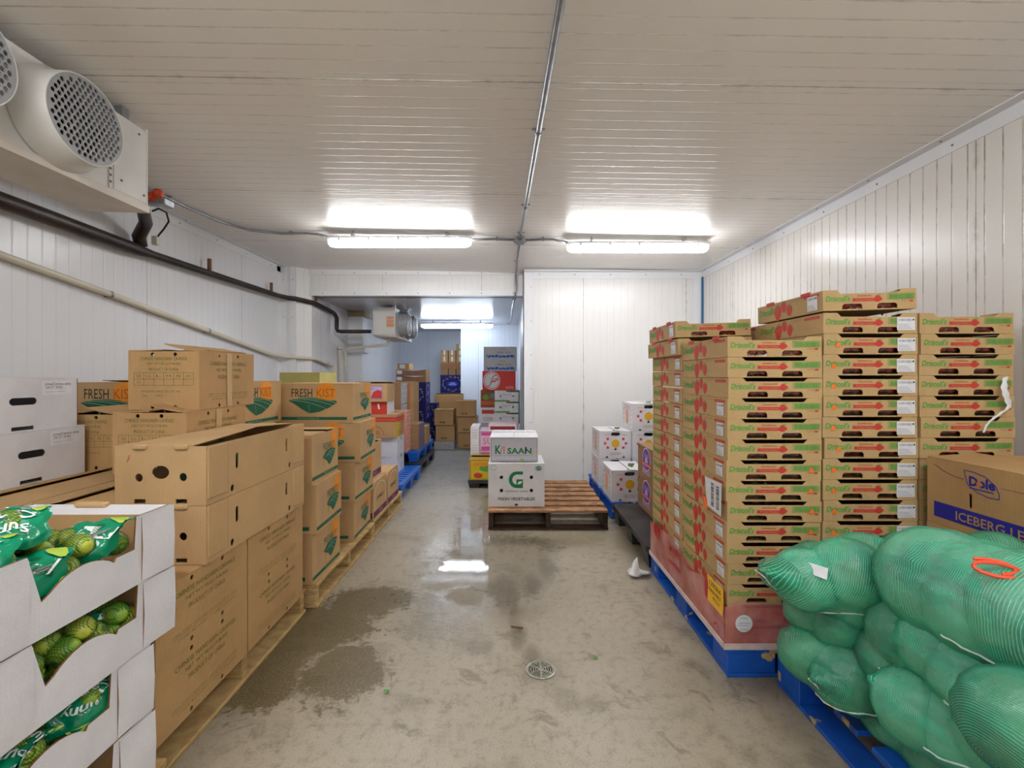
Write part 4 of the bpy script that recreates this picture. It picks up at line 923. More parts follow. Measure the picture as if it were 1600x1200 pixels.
# ---- white cartons on the brown pallet
def art_green(b, fr):
    f = fr['F']; w, h = .47, .36; n = 20
    b.poly([(.115*math.cos(a)*.55+.0, .225+.115*math.sin(a)*.6) for a in [PI/2+PI*t/n for t in range(n+1)]]+[(.0, .155), (.055, .155), (.055, .22), (0, .22), (0, .205), (.03, .205), (.03, .18), (-.0, .18)], DGREEN if 0 else flat('farm_green', (22, 120, 70)), f, .0006)
    FG = flat('farm_green', (22, 120, 70)); b.rect(0, .055, .268, .294, FG, f, .0006); b.poly(ell(0.0, .2255, .034, .040, 20), WBOARD, f, .0010); b.rect(.0, .055, .155, .228, FG, f, .0012)
    b.poly([(.008, .19), (.02, .21), (.05, .215), (.04, .195), (.02, .185)], WBOARD, f, .0016)
    b.text('GREENWAY FARMS', 0, .128, .19, .016, FG, f); b.text('FRESH VEGETABLES', 0, .065, .31, .026, flat('deep_green', (10, 84, 60)), f, .0008, bold=.02)
    b.line([(x, y) for x, y in ell(-.19, .325, .022, .022, 14)], .003, TEAL, f)
    star = [((.04 if i % 2 else .018)*math.cos(PI*i/9), .32+(.028 if i % 2 else .014)*math.sin(PI*i/9)) for i in range(18)]; b.poly([(.185+x, y) for x, y in star], FG, f)
    b.text('FRESH', .185, .322, .045, .012, WBOARD, f, .001, rot=.25)
hl = [ell(-.125, .245, .0145, .0145), ell(.125, .245, .0145, .0145), ell(-.125, .135, .0145, .0145), ell(.125, .135, .0145, .0145), ell(0, .013, .014, .0115)]
put('farm', mk_plain('vegetable_carton', .47, .4, .36, WBOARD, art_green, holes={'F': hl}, lift=(0, .0)), (.053, 4.0, .161), 'large white carton with green farm emblem on the brown pallet', 'carton')
def art_kis(b, fr):
    f = fr['F']; b.line(rectp(-.195, .195, .006, .196)+[(-.195, .006)], .003, INK, f); b.rect(-.194, .194, .007, .195, flat('cool_grey', (186, 186, 196), .5), f, .0004)
    G = flat('farm_green', (22, 120, 70)); b.text('K', -.135, .1, .05, .075, G, f, .001, bold=.03); b.line([(-.115, .07), (-.1, .125)], .008, FADE, f, .0016); b.line([(-.085, .065), (-.085, .115)], .01, FADE, f, .001); b.poly(ell(-.085, .12, .008, .008, 8), FADE, f, .0012)
    b.text('SAAN', .045, .09, .205, .052, G, f, .001, bold=.03); b.line([(.10, .075), (.10, .125)], .012, INK, f, .0016); b.poly(ell(.15, .065, .014, .008, 8), YELL, f, .0016)
    b.text('DISTRIBUTOR OF INTERNATIONAL PRODUCE', 0, .05, .31, .009, GREY, f, .001); b.poly(ell(.07, .012, .018, .012), flat('lime_print', (150, 176, 70)), f, .0014)
def kis():
    r = carton('vegetable_carton', .41, .46, .205, WBOARD, {'F': [ell(-.07, .013, .016, .011)]}, art_kis, lift=(0, 0))
    for i in (-1, 1): MB().bbox(i*.07-.014, i*.07+.014, -.234, -.2, .196, .208, WBOARD, .004).build('locking_tab', r)
    b = MB(); b.box(-.19, .19, .1, .225, .206, .212, WBOARD)
    for i in range(6): b.lathe([(.007, 0), (.0001, .0005)], (-.15+i*.055, .16, .2125), 'z', INK, 10)
    b.build('perforated_flap', r); return r
put('kis', kis, (.036, 4.09, .527), 'smaller white carton with green brand lettering in a grey panel', 'carton', rz=-.5)

# ---- citrus cartons
def art_cit(b, fr):
    w, d, h = .32, .42, .274; f = fr['F']
    b.poly(ell(0, h*.55, .041, .041, 24), GOLD, f); b.poly(ell(0, h*.55, .015, .015, 12), YELL, f, .001)
    for s in (-1, 1):
        for du, dv in ((.078, .045), (.105, 0), (.078, -.042)):
            b.rect(s*du-.012, s*du+.012, h*.55+dv-.012, h*.55+dv+.012, flat('pinkish_red', (204, 60, 84)), f)
        b.text('CITRUS', s*.09, h*.86, .05, .012, FADE, f)
    b.text('SWEET ORANGES', 0, h*.2, .12, .012, FADE, f); b.text('PREMIUM FRUIT', 0, h*.14, .1, .010, FADE, f)
    f = fr['L']; b.poly(ell(.0, h*.36, .05, .045, 20), GOLD, f); b.poly(ell(0, h*.55, .06, .06, 20), flat('blush', (226, 160, 140)), f, .0008); b.text('CITRUS', 0, h*.84, .22, .04, flat('pinkish_red', (204, 60, 84)), f)
    for s in (-1, 1):
        for j in range(4): b.line([(s*.13, h*(.2+.17*j)), (s*.14, h*(.25+.17*j))], .012, MAROON, f)
ch = {'F': [slot(0, .244, .09, .034), ell(0, .093, .012, .012), ell(-.085, .012, .013, .010), ell(.085, .012, .013, .010)]}
def citrus():
    r = carton('citrus_carton', .32, .42, .274, WBOARD, ch, art_cit, lift=(.0, .006))
    MB().add([(-.02, -.19, .2758), (.015, -.19, .2758), (.12, .08, .2815), (.06, .08, .2815)], [(0, 1, 2, 3)], flat('leaf_print', (66, 92, 40))).build('leaf_print', r); return r
g = 'white citrus cartons'
put('cit', citrus, (1.055, 4.215, .146), 'white citrus carton on the blue pallet, nearest to the black pallet', 'carton', g)
put('cit', citrus, (1.055, 4.785, .146), 'white citrus carton at the bottom of the far left column', 'carton', g)
put('cit', citrus, (1.06, 4.785, .422), 'white citrus carton on top of the far left column', 'carton', g)
for k in range(3): put('cit', citrus, (1.385, 4.76, .146+k*.276), f'white citrus carton in the tall column behind the purple logo cartons, {ordn(k)} from the bottom', 'carton', g)
def art_ppl(b, fr):
    f = fr['L']; h = .262; d = .48; c = 0
    b.poly(ell(c, h*.62, .105, .105*.9, 28), WHITE, f, .0005); b.poly(ell(c, h*.62, .098, .088, 28), PURPLE, f, .0008)
    b.text('ORCHID', c, h*.73, .12, .03, LILAC, f, .0012); b.poly(ell(c, h*.55, .035, .04), LILAC, f, .0012)
    b.rect(c-.12, c+.12, h*.42, h*.52, RED, f, .0016); b.rect(c-.12, c+.12, h*.455, h*.47, WHITE, f, .0019); b.text('MANGO', c, h*.24, .2, .05, LILAC, f, .001, bold=.02)
for j, y in enumerate((3.69, 3.2)):
    for k in range(2): put('ppl', mk_plain('mango_carton', .4, .48, .262, DARKK, art_ppl, holes={'L': [ell(-.2, .24, .012, .012)]}), (1.305, y, .148+k*.263), f'brown carton with round purple logo on the black pallet, {"lower" if k == 0 else "upper"} {"far" if j == 0 else "near"} one', 'carton', 'purple logo cartons')

# ---- iceberg lettuce cartons
def art_dole(b, fr):
    d, h = .54, .262; f = fr['L']
    b.rect(-.24, .265, .028, .088, BLUE, f, .0005); b.text('ICEBERG LETTUCE', .04, .056, .38, .034, KRAFT, f, .0010, bold=.015)
    b.line([(-.24, .235), (-.2, .215), (-.16, .204), (-.118, .200)], .0022, MAROON, f); b.line([(.012, .198), (.26, .20)], .0018, MAROON, f)
    n = 12; a = [(-.118, .235), (-.08, .234), (-.04, .226), (-.005, .2), (.006, .175), (.006, .157), (-.03, .155), (-.07, .163), (-.105, .185), (-.118, .235)]
    b.line(a, .003, PURPLE if 0 else BLUE, f, .0007)
    b.text('Dole', -.053, .200, .092, .036, BLUE, f, .001, bold=.04); b.rect(-.098, -.012, .172, .176, BLUE, f, .001); b.poly(ell(-.062, .195, .010, .010), FADE, f, .0014)
g = 'iceberg lettuce cartons'
for k in range(3): put('dole', mk_plain('lettuce_carton', .40, .54, .262, KRAFT, art_dole, holes={'L': [slot(-.095, .125, .012, .055)]}, lift=(.012, .0)), (1.90, 1.585, .141+k*.264), ('brown iceberg lettuce carton with blue band, ' + ('bottom of the three', 'middle of the three', 'topmost and fully visible')[k]), 'carton', g, rz=(0, .5, -.6)[k])
# ---------------------------------------------------------------- strawberry trays
TH = .0865; TW, TD = .396, .495
def berry(b, u, v, s, f, o=.0008):
    k = [(0, -.5), (.22, -.3), (.36, .05), (.3, .3), (.1, .4), (-.1, .4), (-.3, .3), (-.36, .05), (-.22, -.3)]
    b.poly([(u+x*s*1.1, v+y*s*1.15) for x, y in k], RED, f, o)
    b.poly([(u-.2*s, v+.5*s), (u, v+.38*s), (u+.22*s, v+.52*s), (u+.05*s, v+.5*s), (u+.02*s, v+.7*s), (u-.05*s, v+.5*s)], GREEN, f, o+.0004)
def art_tray(b, fr):
    f = fr['F']
    b.text("Driscoll's", -.136, .0510, .104, .024, GREEN, f, .0011, shear=.25, bold=.03); b.rect(-.185, -.09, .0365, .0376, GREEN, f)
    b.text('Strawberries', -.022, .0605, .06, .007, RED, f, .001, bold=.02); b.rect(-.073, .025, .0365, .0500, RED, f, .0008); b.text('Fresas Fraises', -.022, .0435, .074, .006, KRAFT2, f, .0013)
    b.poly([(.022, .0365), (.022, .056), (.028, .0605), (.036, .061), (.046, .054), (.055, .0445), (.044, .036), (.034, .032), (.027, .033)], RED, f, .0010); b.poly([(.030, .061), (.036, .066), (.040, .062), (.05, .068), (.045, .060), (.038, .058)], GREEN, f, .0014)
    b.line(rectp(.076, .190, .0415, .0655)+[(.076, .0415)], .0018, GREEN, f, .001)
    r2 = random.Random(1); u = .081
    while u < .184: wd = r2.uniform(.0016, .0052); b.rect(u, u+wd, .0440, .0630, GREEN, f, .0010); u += wd+r2.uniform(.0008, .002)
    b.rect(.135, .183, .0325, .034, RED, f, .0008); b.rect(.168, .183, .030, .037, RED, f, .0009)
    for k, sg in (('L', 1), ('R', 1)):
        f = fr[k]
        b.text("Driscoll's", -.165, .050, .135, .034, GREEN, f, .0009, shear=.25, bold=.03); b.rect(-.225, -.12, .028, .029, GREEN, f)
        berry(b, -.070, .034, .074, f); berry(b, -.022, .058, .050, f, .001); berry(b, .020, .036, .052, f, .0012)
        b.rect(.125, .225, .066, .078, RED, f); b.text('Strawberries', .175, .072, .08, .006, KRAFT, f, .001); b.rect(.03, .11, .074, .0755, RED, f); b.rect(-.02, .22, .028, .0286, FADE, f)
def tray_geo():
    r = empty('strawberry_tray'); b = MB(); w, d, h = TW, TD, TH; fr = frames(w, d, h)
    cut = .34; front = [(-w/2, 0), (w/2, 0), (w/2, h), (w*.35, h), (w*.31, h-.016), (-w*.31, h-.016), (-w*.35, h), (-w/2, h)]
    hs = [[(u-.043, .005), (u+.043, .005), (u+.043, .017), (u+.040, .023), (u+.033, .0275), (u-.033, .0275), (u-.040, .023), (u-.043, .017)] for u in (-.074, .074)]
    for k in 'FB': b.panel(front, hs, .003, fr[k], TRAYB)
    for k in 'LR': b.panel(rectp(-d/2+.003, d/2-.003, 0, h-.0006), [ell(.06, .005, .004, .003, 8)], .003, fr[k], TRAYB)
    b.box(-w/2+.003, w/2-.003, -d/2+.003, d/2-.003, .0005, .003, TRAYB)
    for sy in (-1, 1):
        for sx in (-1, 1): b.add([(sx*w/2, sy*(d/2-.003), h-.001), (sx*w*.36, sy*(d/2-.003), h-.001), (sx*w*.36, sy*(d/2-.05), h-.001), (sx*w/2, sy*(d/2-.05), h-.001)], [(0, 1, 2, 3)], TRAYB)
    b.add([(-w*.44, -d/2+.0001, .0), (-w*.4405, -d/2-.0006, .0), (-w*.4405, -d/2-.0006, h*.74), (-w*.44, -d/2-.0006, h*.74)], [(0, 1, 2, 3)], EDGE)
    art_tray(b, fr); b.build('tray_body', r); return r
def tray_tabs():
    r = tray_geo()
    for y in (-.14, .13): MB().box(-TW/2-.004, -TW/2+.001, y-.03, y+.03, TH-.008, TH+.007, RED).build('stacking_tab', r); MB().box(TW/2-.001, TW/2+.004, y-.03, y+.03, TH-.008, TH+.007, TRAYB).build('stacking_tab', r)
    return r
def sticker(r, face, u0, u1, v0, v1):
    b = MB(); f = frames(TW, TD, TH)[face]
    b.rect(u0, u1, v0, v1, STICK, f, .0020); x = u0+.005
    r2 = random.Random(4)
    while x < u1-.012: wd = r2.uniform(.0006, .002); b.rect(x, x+wd, v1-.016, v1-.006, GREY, f, .0023); x += wd+.0015
    for j in range(4): b.rect(u0+.004, u1-.012-.006*j, v0+.005+.006*j, v0+.0065+.006*j, GREY, f, .0023)
    b.rect(u1-.010, u1-.004, v1-.014, v1-.006, INK, f, .0023); b.build('label_sticker', r)
def t_side(): r = tray_geo(); sticker(r, 'L', .15, .215, .010, .064); return r
def t_front(): r = tray_geo(); sticker(r, 'F', .111, .187, .014, .068); return r
def t_top_side(): r = tray_tabs(); sticker(r, 'L', .15, .215, .010, .072); return r
def dot(r, u, v):
    b = MB(); f = frames(TW, TD, TH)['F']; b.poly([(u-.010, v-.010), (u+.011, v-.008), (u+.008, v+.004), (u, v+.012), (u-.007, v+.004)], HOTO, f, .0026); o = b.build('price_dot', r); o['label'] = 'small fluorescent orange sticker'
X0, Y0 = .915, 1.915
def tray(kind, x, y, z, label, rz=0, dots=None, rx=0, ry=0):
    r = put('tray_'+kind, {'plain': tray_geo, 'side': t_side, 'front': t_front, 'topside': t_top_side, 'top': tray_tabs}[kind], (x, y, z), label, 'tray', 'strawberry trays on the blue pallet', rz)
    r.rotation_euler.x = math.radians(rx); r.rotation_euler.y = math.radians(ry)
    if dots and not any(c.name.startswith('price_dot') for c in r.children): dot(r, *dots)
    return r
def clam():
    r = empty('strawberry_clamshell'); b = MB(); r2 = random.Random(8)
    for i in range(8):
        c = ((i % 4-1.5)*.040+r2.uniform(-.004, .004), (i//4-.5)*.045, .03+r2.uniform(-.003, .005)); R = .021
        b.lathe([(.0001, -R*1.05), (R*.75, -R*.75), (R, -R*.1), (R*.9, R*.45), (R*.5, R*.9), (.0001, R)], c, 'z', BERRY, 12)
    b.build('strawberries', r, smooth=True)
    b = MB(); b.bbox(-.088, .088, -.05, .05, .001, .0555, CLEAR, .012); b.build('plastic_shell', r, smooth=False); return r
m = NT('strawberry_flesh'); v_ = m.n('ShaderNodeTexVoronoi'); m.put(v_.inputs['Vector'], m.oc()); v_.inputs['Scale'].default_value = 190
col = m.mix(m.rng(m.noise(22, 2), .4, .65), lin((150, 20, 24)), lin((196, 60, 40))); col = m.mix(m.rng(v_.outputs['Distance'], 0, .28, 1, 0), col, lin((206, 150, 70))); m.set(color=col, rough=.3, spec=.5); BERRY = m.m
m = NT('clear_plastic'); tr = m.n('ShaderNodeBsdfTransparent'); gl = m.n('ShaderNodeBsdfGlossy'); gl.inputs['Roughness'].default_value = .12
fz = m.n('ShaderNodeFresnel'); fz.inputs[0].default_value = 1.45; mx = m.n('ShaderNodeMixShader'); out = m.t.nodes['Material Output']
m.put(mx.inputs[0], m.math('ADD', m.math('MULTIPLY', fz.outputs[0], .8), .04)); m.t.links.new(tr.outputs[0], mx.inputs[1]); m.t.links.new(gl.outputs[0], mx.inputs[2]); m.t.links.new(mx.outputs[0], out.inputs['Surface']); CLEAR = m.m
def clams(x, y, z, label):
    for s in (-1, 1):
        r = put('clam', clam, (x+s*.094, y-TD/2+.062, z+.0035), f'strawberry clamshell in the {label}, {"left" if s < 0 else "right"} one', 'clamshell', 'strawberry clamshells in the trays')
rr = random.Random(11)
cols = [('nearest left stack', X0+TW/2, Y0+TD/2, 15, .0869), ('middle front stack', X0+TW*1.5+.009, Y0+TD/2, 16, .0877), ('right front stack', X0+TW*2.5+.018, Y0+TD/2, 16, .0877)]
for ci, (nm, cx, cy, n, p) in enumerate(cols):
    for k in range(n):
        z = .1195+k*p; kind = 'plain'
        if ci == 0: kind = 'side' if k not in (n-1, n-2, n-3, 7, 6) else 'plain'
        if ci == 1: kind = 'front'
        if k == n-1: kind = 'top' if ci != 1 else 'front'
        dx = rr.uniform(-.004, .004); dy = rr.uniform(-.003, .003)
        dd = None
        if ci == 0 and 3 <= k <= 8: kind += 'd'
        lab = f'open strawberry tray, {ordn(k)} from the bottom of the {nm}'
        key = 'tray_'+kind+str(ci)
        mk = {'plain': tray_geo, 'side': t_side, 'front': t_front, 'top': tray_tabs}[kind.rstrip('d')]
        if kind.endswith('d') or (ci == 1 and k < n-1):
            u = .155 if ci == 0 else -.155+.015*rr.randint(0, 1)
            def mk2(mk=mk, u=u):
                r = mk(); dot(r, u, .045 if ci == 0 else .04); return r
            key += '_%d' % (round(u*1000)); r = put(key, mk2, (cx+dx, cy+dy, z), lab, 'tray', 'strawberry trays on the blue pallet', rr.uniform(-.4, .4))
        else: r = put(key, mk, (cx+dx, cy+dy, z), lab, 'tray', 'strawberry trays on the blue pallet', rr.uniform(-.4, .4))
        clams(cx+dx, cy+dy, z, f'{ordn(k)} tray up in the {nm}')
# tilted tray on top of the middle front stack
z = .1195+16*.0877
r = put('tray_topside', t_top_side, (cols[1][1]-.005, cols[1][2], z+.012), 'tilted strawberry tray resting highest on the middle front stack', 'tray', 'strawberry trays on the blue pallet'); r.rotation_euler = (0, -math.radians(1.7), math.radians(.4))
clams(cols[1][1]-.005, cols[1][2]+.004, z+.0145, 'tilted tray topmost on the middle front stack')
for k in range(16):
    off = -.0 if k < 14 else -.025
    z = .1195+k*.0895; kd = 'side' if k < 14 else 'topside'
    put('tray_'+kd+('0' if kd == 'side' else ''), t_side if kd == 'side' else t_top_side, (X0+TW/2+off, Y0+TD*1.5+.012, z+(.0 if k < 15 else .004)), f'open strawberry tray, {ordn(k)} from the bottom of the rear left stack', 'tray', 'strawberry trays on the blue pallet', (rr.uniform(-.4, .4) if k < 14 else (1.0, -1.5)[k-14]))
clams(X0+TW/2-.025, Y0+TD*1.5+.012, .1195+15*.0895+.004, 'topmost tray of the rear left stack')
for k in range(16): put('tray_plainB', tray_geo, (X0+TW*1.5+.009, Y0+TD*1.5+.012, .1195+k*.0877), f'open strawberry tray, {ordn(k)} from the bottom of the rear middle stack', 'tray', 'strawberry trays on the blue pallet')
for k in range(14): put('tray_plainB', tray_geo, (X0+TW*2.5+.018, Y0+TD*1.5+.012, .1195+k*.0877), f'open strawberry tray, {ordn(k)} from the bottom of the rear right stack', 'tray', 'strawberry trays on the blue pallet')
# red pallet wrap round the foot of the stack
m = NT('red_wrap_film'); tr = m.n('ShaderNodeBsdfTransparent'); df = m.b; nz = m.noise(5, 4)
m.set(color=m.mix(m.rng(nz, .35, .7), lin((214, 92, 100)), lin((230, 164, 160))), rough=.3, coat=.3); mx = m.n('ShaderNodeMixShader'); m.put(mx.inputs[0], m.rng(nz, .3, .7, .42, .70))
m.t.links.new(tr.outputs[0], mx.inputs[1]); m.t.links.new(df.outputs[0], mx.inputs[2]); m.t.links.new(mx.outputs[0], m.t.nodes['Material Output'].inputs['Surface']); m.bump(m.noise(9, 2), .25, .01); WRAP = m.m
e = tag(empty('pallet_wrap', (.90, 1.905, .119)), 'thin red printed film wrapped round the foot of the strawberry stack', 'film')
fL = lambda u, v, o: (-.002-o, u, v)      # u towards the back, v up
fF = lambda u, v, o: (u, -.004-o, v)
top = [(0, .17), (.08, .19), (.16, .215), (.24, .205), (.32, .19), (.42, .185), (.47, .20), (.52, .215), (.60, .225), (.70, .235), (.80, .225), (.90, .20), (1.01, .215)]
b = MB(); n = len(top)
vs = [fL(u, v*t, .0015*math.sin(9*u+7*v*t)) for u, v in top for t in (0, .33, .66, 1)]
b.add(vs, [(i*4+j, i*4+j+1, (i+1)*4+j+1, (i+1)*4+j) for i in range(n-1) for j in range(3)], WRAP)
vs = [fF(u, v*t, .001*math.sin(11*u+5*t)) for u, v in ((-.002, .17), (.05, .185), (.10, .19), (.16, .185), (.26, .18), (.4, .17), (.7, .17), (1.2, .16)) for t in (0, .5, 1)]
b.add(vs, [(i*3+j, i*3+j+1, (i+1)*3+j+1, (i+1)*3+j) for i in range(7) for j in range(2)], WRAP)
b.build('film_sheet', e, smooth=True)
RD = flat('wrap_red_ink', (190, 28, 34), .35)
b = MB(); f2 = lambda u, v, o: fL(1.0-u, v, o+.003)
b.poly([(.07, .19), (.08, .225), (.11, .24), (.15, .235), (.18, .20), (.17, .165), (.12, .15), (.08, .165)], RD, f2); b.text('MARYS', .43, .178, .17, .04, RD, f2, bold=.03)
b.text('Strawberries', .43, .148, .18, .012, RD, f2); b.line([(.33, .10), (.50, .095)], .016, RD, f2)
b.line([(.54, .205), (.565, .18), (.61, .17), (.70, .19), (.76, .21)], .008, RD, f2); b.line([(.90, .045), (.91, .03), (.95, .025), (.96, .055), (.93, .07), (.90, .045)], .004, RD, f2)
b.build('film_print', e)
b = MB(); WB = flat('wrap_edge_white', (216, 196, 192), .35, var=.12)
b.box(-.010, -.0045, 0, 1.01, -.002, .022, WB); b.box(-.010, 1.2, -.013, -.0065, -.002, .022, WB); b.build('film_hem', e)
def lab(name, pts, mat, f, label, off=.004):
    b = MB(); b.poly(pts, mat, f, off); return b
YL = flat('warning_yellow', (248, 190, 34), .4)
b = lab('y', [(.01, .125), (.155, .125), (.15, .20), (.16, .245), (.08, .24), (.005, .245), (.0, .18)], YL, fL, ''); g2 = lambda u, v, o: fL(.155-u, v, o+.004)
b.poly([(.155, .125), (.185, .135), (.188, .235), (.16, .245)], RD, fL, .0038)
b.text('1290366', .075, .215, .11, .022, INK, g2); b.text('PERISHABLE', .07, .185, .12, .016, INK, g2); b.text('91121', .085, .158, .06, .016, INK, g2)
o = b.build('yellow_tag', e); o['label'] = 'yellow printed tag'
b = MB(); b.poly([(.01, .545), (.15, .555), (.17, .68), (.005, .685)], STICK, fL, .010); r2 = random.Random(6)
for c in (.03, .08):
    v = .565
    while v < .665: hh_ = r2.uniform(.002, .006); b.rect(c-.002, c+.026, v, v+hh_, INK, fL, .0105); v += hh_+r2.uniform(.002, .004)
b.poly([(.145, .53), (.185, .54), (.185, .59), (.145, .585)], HOTO, fL, .0105)
o = b.build('barcode_sheet', e); o['label'] = 'white barcode sheet with orange sticker'
b = MB(); b.poly(ell(.075, .105, .036, .036, 28), STICK, fF, .004); b.text('STRAWBERRY', .075, .128, .03, .005, DGREEN, fF, .0045); b.rect(.055, .1, .105, .107, GREY, fF, .0045); b.text('CALIFORNIA', .075, .08, .035, .005, GREY, fF, .0045); b.rect(.05, .095, .096, .0975, GREY, fF, .0045)
o = b.build('round_sticker', e); o['label'] = 'round white sticker'
# plastic strap
SACKW = flat('white_plastic', (222, 222, 224), .3)
pts = [P(1571, 590, 1.895), P(1569, 606, 1.885), P(1573, 622, 1.88), P(1577, 636, 1.88), P(1566, 645, 1.88), P(1552, 655, 1.88), P(1542, 664, 1.885), P(1536, 676, 1.89)]
b = MB(); o0 = pts[0]
for a, c in zip(pts, pts[1:]): pass
wv = [.010, .013, .012, .011, .012, .011, .006, .002]
def crom(P_, n=5):
    out = []
    for i in range(len(P_)-1):
        a, b_, c_, d = P_[max(i-1, 0)], P_[i], P_[i+1], P_[min(i+2, len(P_)-1)]
        for k in range(n): t = k/n; out.append(((2*b_)+(c_-a)*t+(2*a-5*b_+4*c_-d)*t*t+(3*b_-a-3*c_+d)*t**3)*.5)
    return out+[P_[-1]]
pts = crom(pts); wv = crom(wv); wv = [w_*(1+.22*math.sin(1.7*i)) for i, w_ in enumerate(wv)]
vs = []
for p, w_ in zip(pts, wv): q = p-o0; vs += [(q.x-w_, q.y, q.z), (q.x+w_*.2, q.y-.006, q.z+w_*.4), (q.x+w_, q.y, q.z+w_*.4)]
b.add(vs, [(i*3+j, i*3+j+1, (i+1)*3+j+1, (i+1)*3+j) for i in range(len(pts)-1) for j in range(2)], SACKW)
tag(b.build('plastic_strap', loc=o0, smooth=True), 'white crumpled strap hanging on the right strawberry stack', 'strap')
# white bag on the floor
b = MB(); r2 = random.Random(12); N1, N2 = 20, 12
vs = []
for j in range(N2+1):
    t = j/N2
    for i in range(N1):
        a = 2*PI*i/N1; rr_ = (math.sin(PI*min(1, t*1.05+.05))**.7)*(1+.35*math.sin(3*a+5*t)+r2.uniform(-.12, .12))
        vs.append((.075*rr_*math.cos(a)*(1-.5*t), .05*rr_*math.sin(a), .05*t+(.09*max(0, t-.6)*2.5 if math.cos(a) < 0.2 else 0)))
b.add(vs, [(j*N1+i, j*N1+(i+1) % N1, (j+1)*N1+(i+1) % N1, (j+1)*N1+i) for j in range(N2) for i in range(N1)]+[tuple(range(N1-1, -1, -1))], SACKW)
tag(b.build('plastic_bag', loc=(.80, 2.86, .001), smooth=True), 'crumpled white plastic bag on the floor by the black pallet', 'bag')
# scrap wood, leaves
tag(MB().box(-.03, .03, -.004, .004, 0, .005, flat('brown_twig', (120, 84, 72))).build('wood_splinter', loc=(.035, 2.27, .001), rz=-.25), 'small reddish brown splinter on the floor before the drain', 'splinter')
for (px, py, lb) in ((930, 1028, 'tiny green leaf scrap on the floor right of the drain'), (604, 1082, 'tiny green leaf scrap on the floor left of the drain')):
    y = CZ*711/(py-586); p = P(px, py, y)
    tag(MB().add([(0, -.012, .001), (.013, -.002, .008), (.004, .012, .003), (-.012, .004, .009)], [(0, 1, 2), (0, 2, 3)], GREEN).build('leaf_scrap', loc=(p.x, p.y, 0.001)), lb, 'leaf')
# floor drain
e = tag(empty('floor_drain', (.131, 1.945, 0.0005)), 'round steel drain grate set in the wet floor', 'drain'); DST = flat('drain_steel', (150, 148, 134), .35, metal=.6, var=.3, scale=60)
MB().lathe([(.064, 0), (.064, .003), (.058, .004), (.055, .003), (.055, 0)], (0, 0, 0), 'z', DST, 40).build('outer_ring', e, smooth=False)
MB().lathe([(.055, .0006), (.0001, .0006)], (0, 0, 0), 'z', DARKM, 32).build('sump', e)
b = MB()
for rr_ in (.012, .022, .032, .042, .051): b.lathe([(rr_-.0026, .001), (rr_-.0022, .0032), (rr_+.0022, .0032), (rr_+.0026, .001)], (0, 0, 0), 'z', DST, 36)
for k in range(6):
    a = PI/6+k*PI/3; c, s = math.cos(a), math.sin(a); q = .003
    b.add([(.006*c-q*s, .006*s+q*c, .0033), (.006*c+q*s, .006*s-q*c, .0033), (.054*c+q*s, .054*s-q*c, .0033), (.054*c-q*s, .054*s+q*c, .0033)], [(0, 1, 2, 3)], DST)
b.lathe([(.009, .0034), (.0001, .0034)], (0, 0, 0), 'z', DST, 16); b.build('grate', e)

# ---------------------------------------------------------------- open lime boxes
def lime_box():
    w, d, h = .40, .50, .184; r = empty('lime_box'); b = MB(); f = frames(w, d, h); t = .005
    wv = [(-.20+.26*i/12, 0) for i in range(13)]
    cut = [(.122, .098), (.066, .098)]+[(.06-.16*i/10, .084+.030*math.sin(PI*i/10)**.8+.004) for i in range(11)]+[(-.119, .078)]
    b.panel([(-d/2, 0), (d/2, 0), (d/2, h), (.128, h)]+cut+[(-.147, h), (-d/2, h)], [], t, f['R'], WBOARD, EDGE)
    b.panel([(-d/2, 0), (d/2, 0), (d/2, h), (.147, h), (.119, .078), (-.119, .078), (-.128, h), (-d/2, h)], [], t, f['L'], WBOARD, EDGE)
    b.panel(rectp(-w/2+t, w/2-t, 0, h-.002), [], t, f['F'], WBOARD); b.panel(rectp(-w/2+t, w/2-t, 0, h-.002), [], t, f['B'], WBOARD)
    b.box(-w/2+t, w/2-t, -d/2+t, d/2-t, .0005, .005, WBOARD); b.build('box_body', r)
    for s in (-1, 1):   # folded end ledge, hollow wedge
        y0, y1 = s*(d/2-.004), s*(d/2-.065); q = MB()
        xa, xb = -w/2+t, w/2-t
        q.add([(xa, y0, h-.001), (xb, y0, h-.001), (xb-.0, y1, h-.012), (xa, y1, h-.012), (xa, s*(d/2-.075), .05), (xb, s*(d/2-.075), .05)], [(0, 1, 2, 3)], WBOARD)
        q.add([(xa, y1, h-.012), (xb, y1, h-.012), (xb, s*(d/2-.08), .02), (xa, s*(d/2-.08), .02)], [(0, 1, 2, 3)], KRAFT)
        q.build('end_ledge', r)
        for sx in (-1, 1):   # outer glued corner flap, slightly bowed
            q = MB()
            ys = [s*(d/2-.105), s*(d/2-.07), s*(d/2-.03), s*(d/2)]; bo = [.001, .005, .008, .010]
            vs = []
            for y, o in zip(ys, bo):
                for z in (.004, h*.5, h): vs.append((sx*(w/2+o+(.003 if z == h*.5 else 0)), y, z-(.006 if z == h and y == ys[0] else 0)))
            q.add(vs, [(i*3+j, i*3+j+1, (i+1)*3+j+1, (i+1)*3+j) for i in range(3) for j in range(2)], WBOARD)
            n0 = [(x-sx*.004, y, z) for x, y, z in vs[:3]]; q.add(vs[:3]+n0, [(0, 1, 4, 3), (1, 2, 5, 4)], EDGE)
            q.build('corner_flap', r)
    for k in (0,):
        MB().bbox(-.06, .03, d/2-.028, d/2-.006, h-.004, h+.010, KRAFT2, .004).build('stacking_tab', r)
    return r
LBX = [(-1.2, 1.09, .697, 0, 'topmost and heaped'), (-1.2, 1.095, .512, .6, 'second from the top'), (-1.205, 1.02, .328, -.5, 'third from the top'), (-1.2, 1.02, .144, 0, 'at the bottom')]
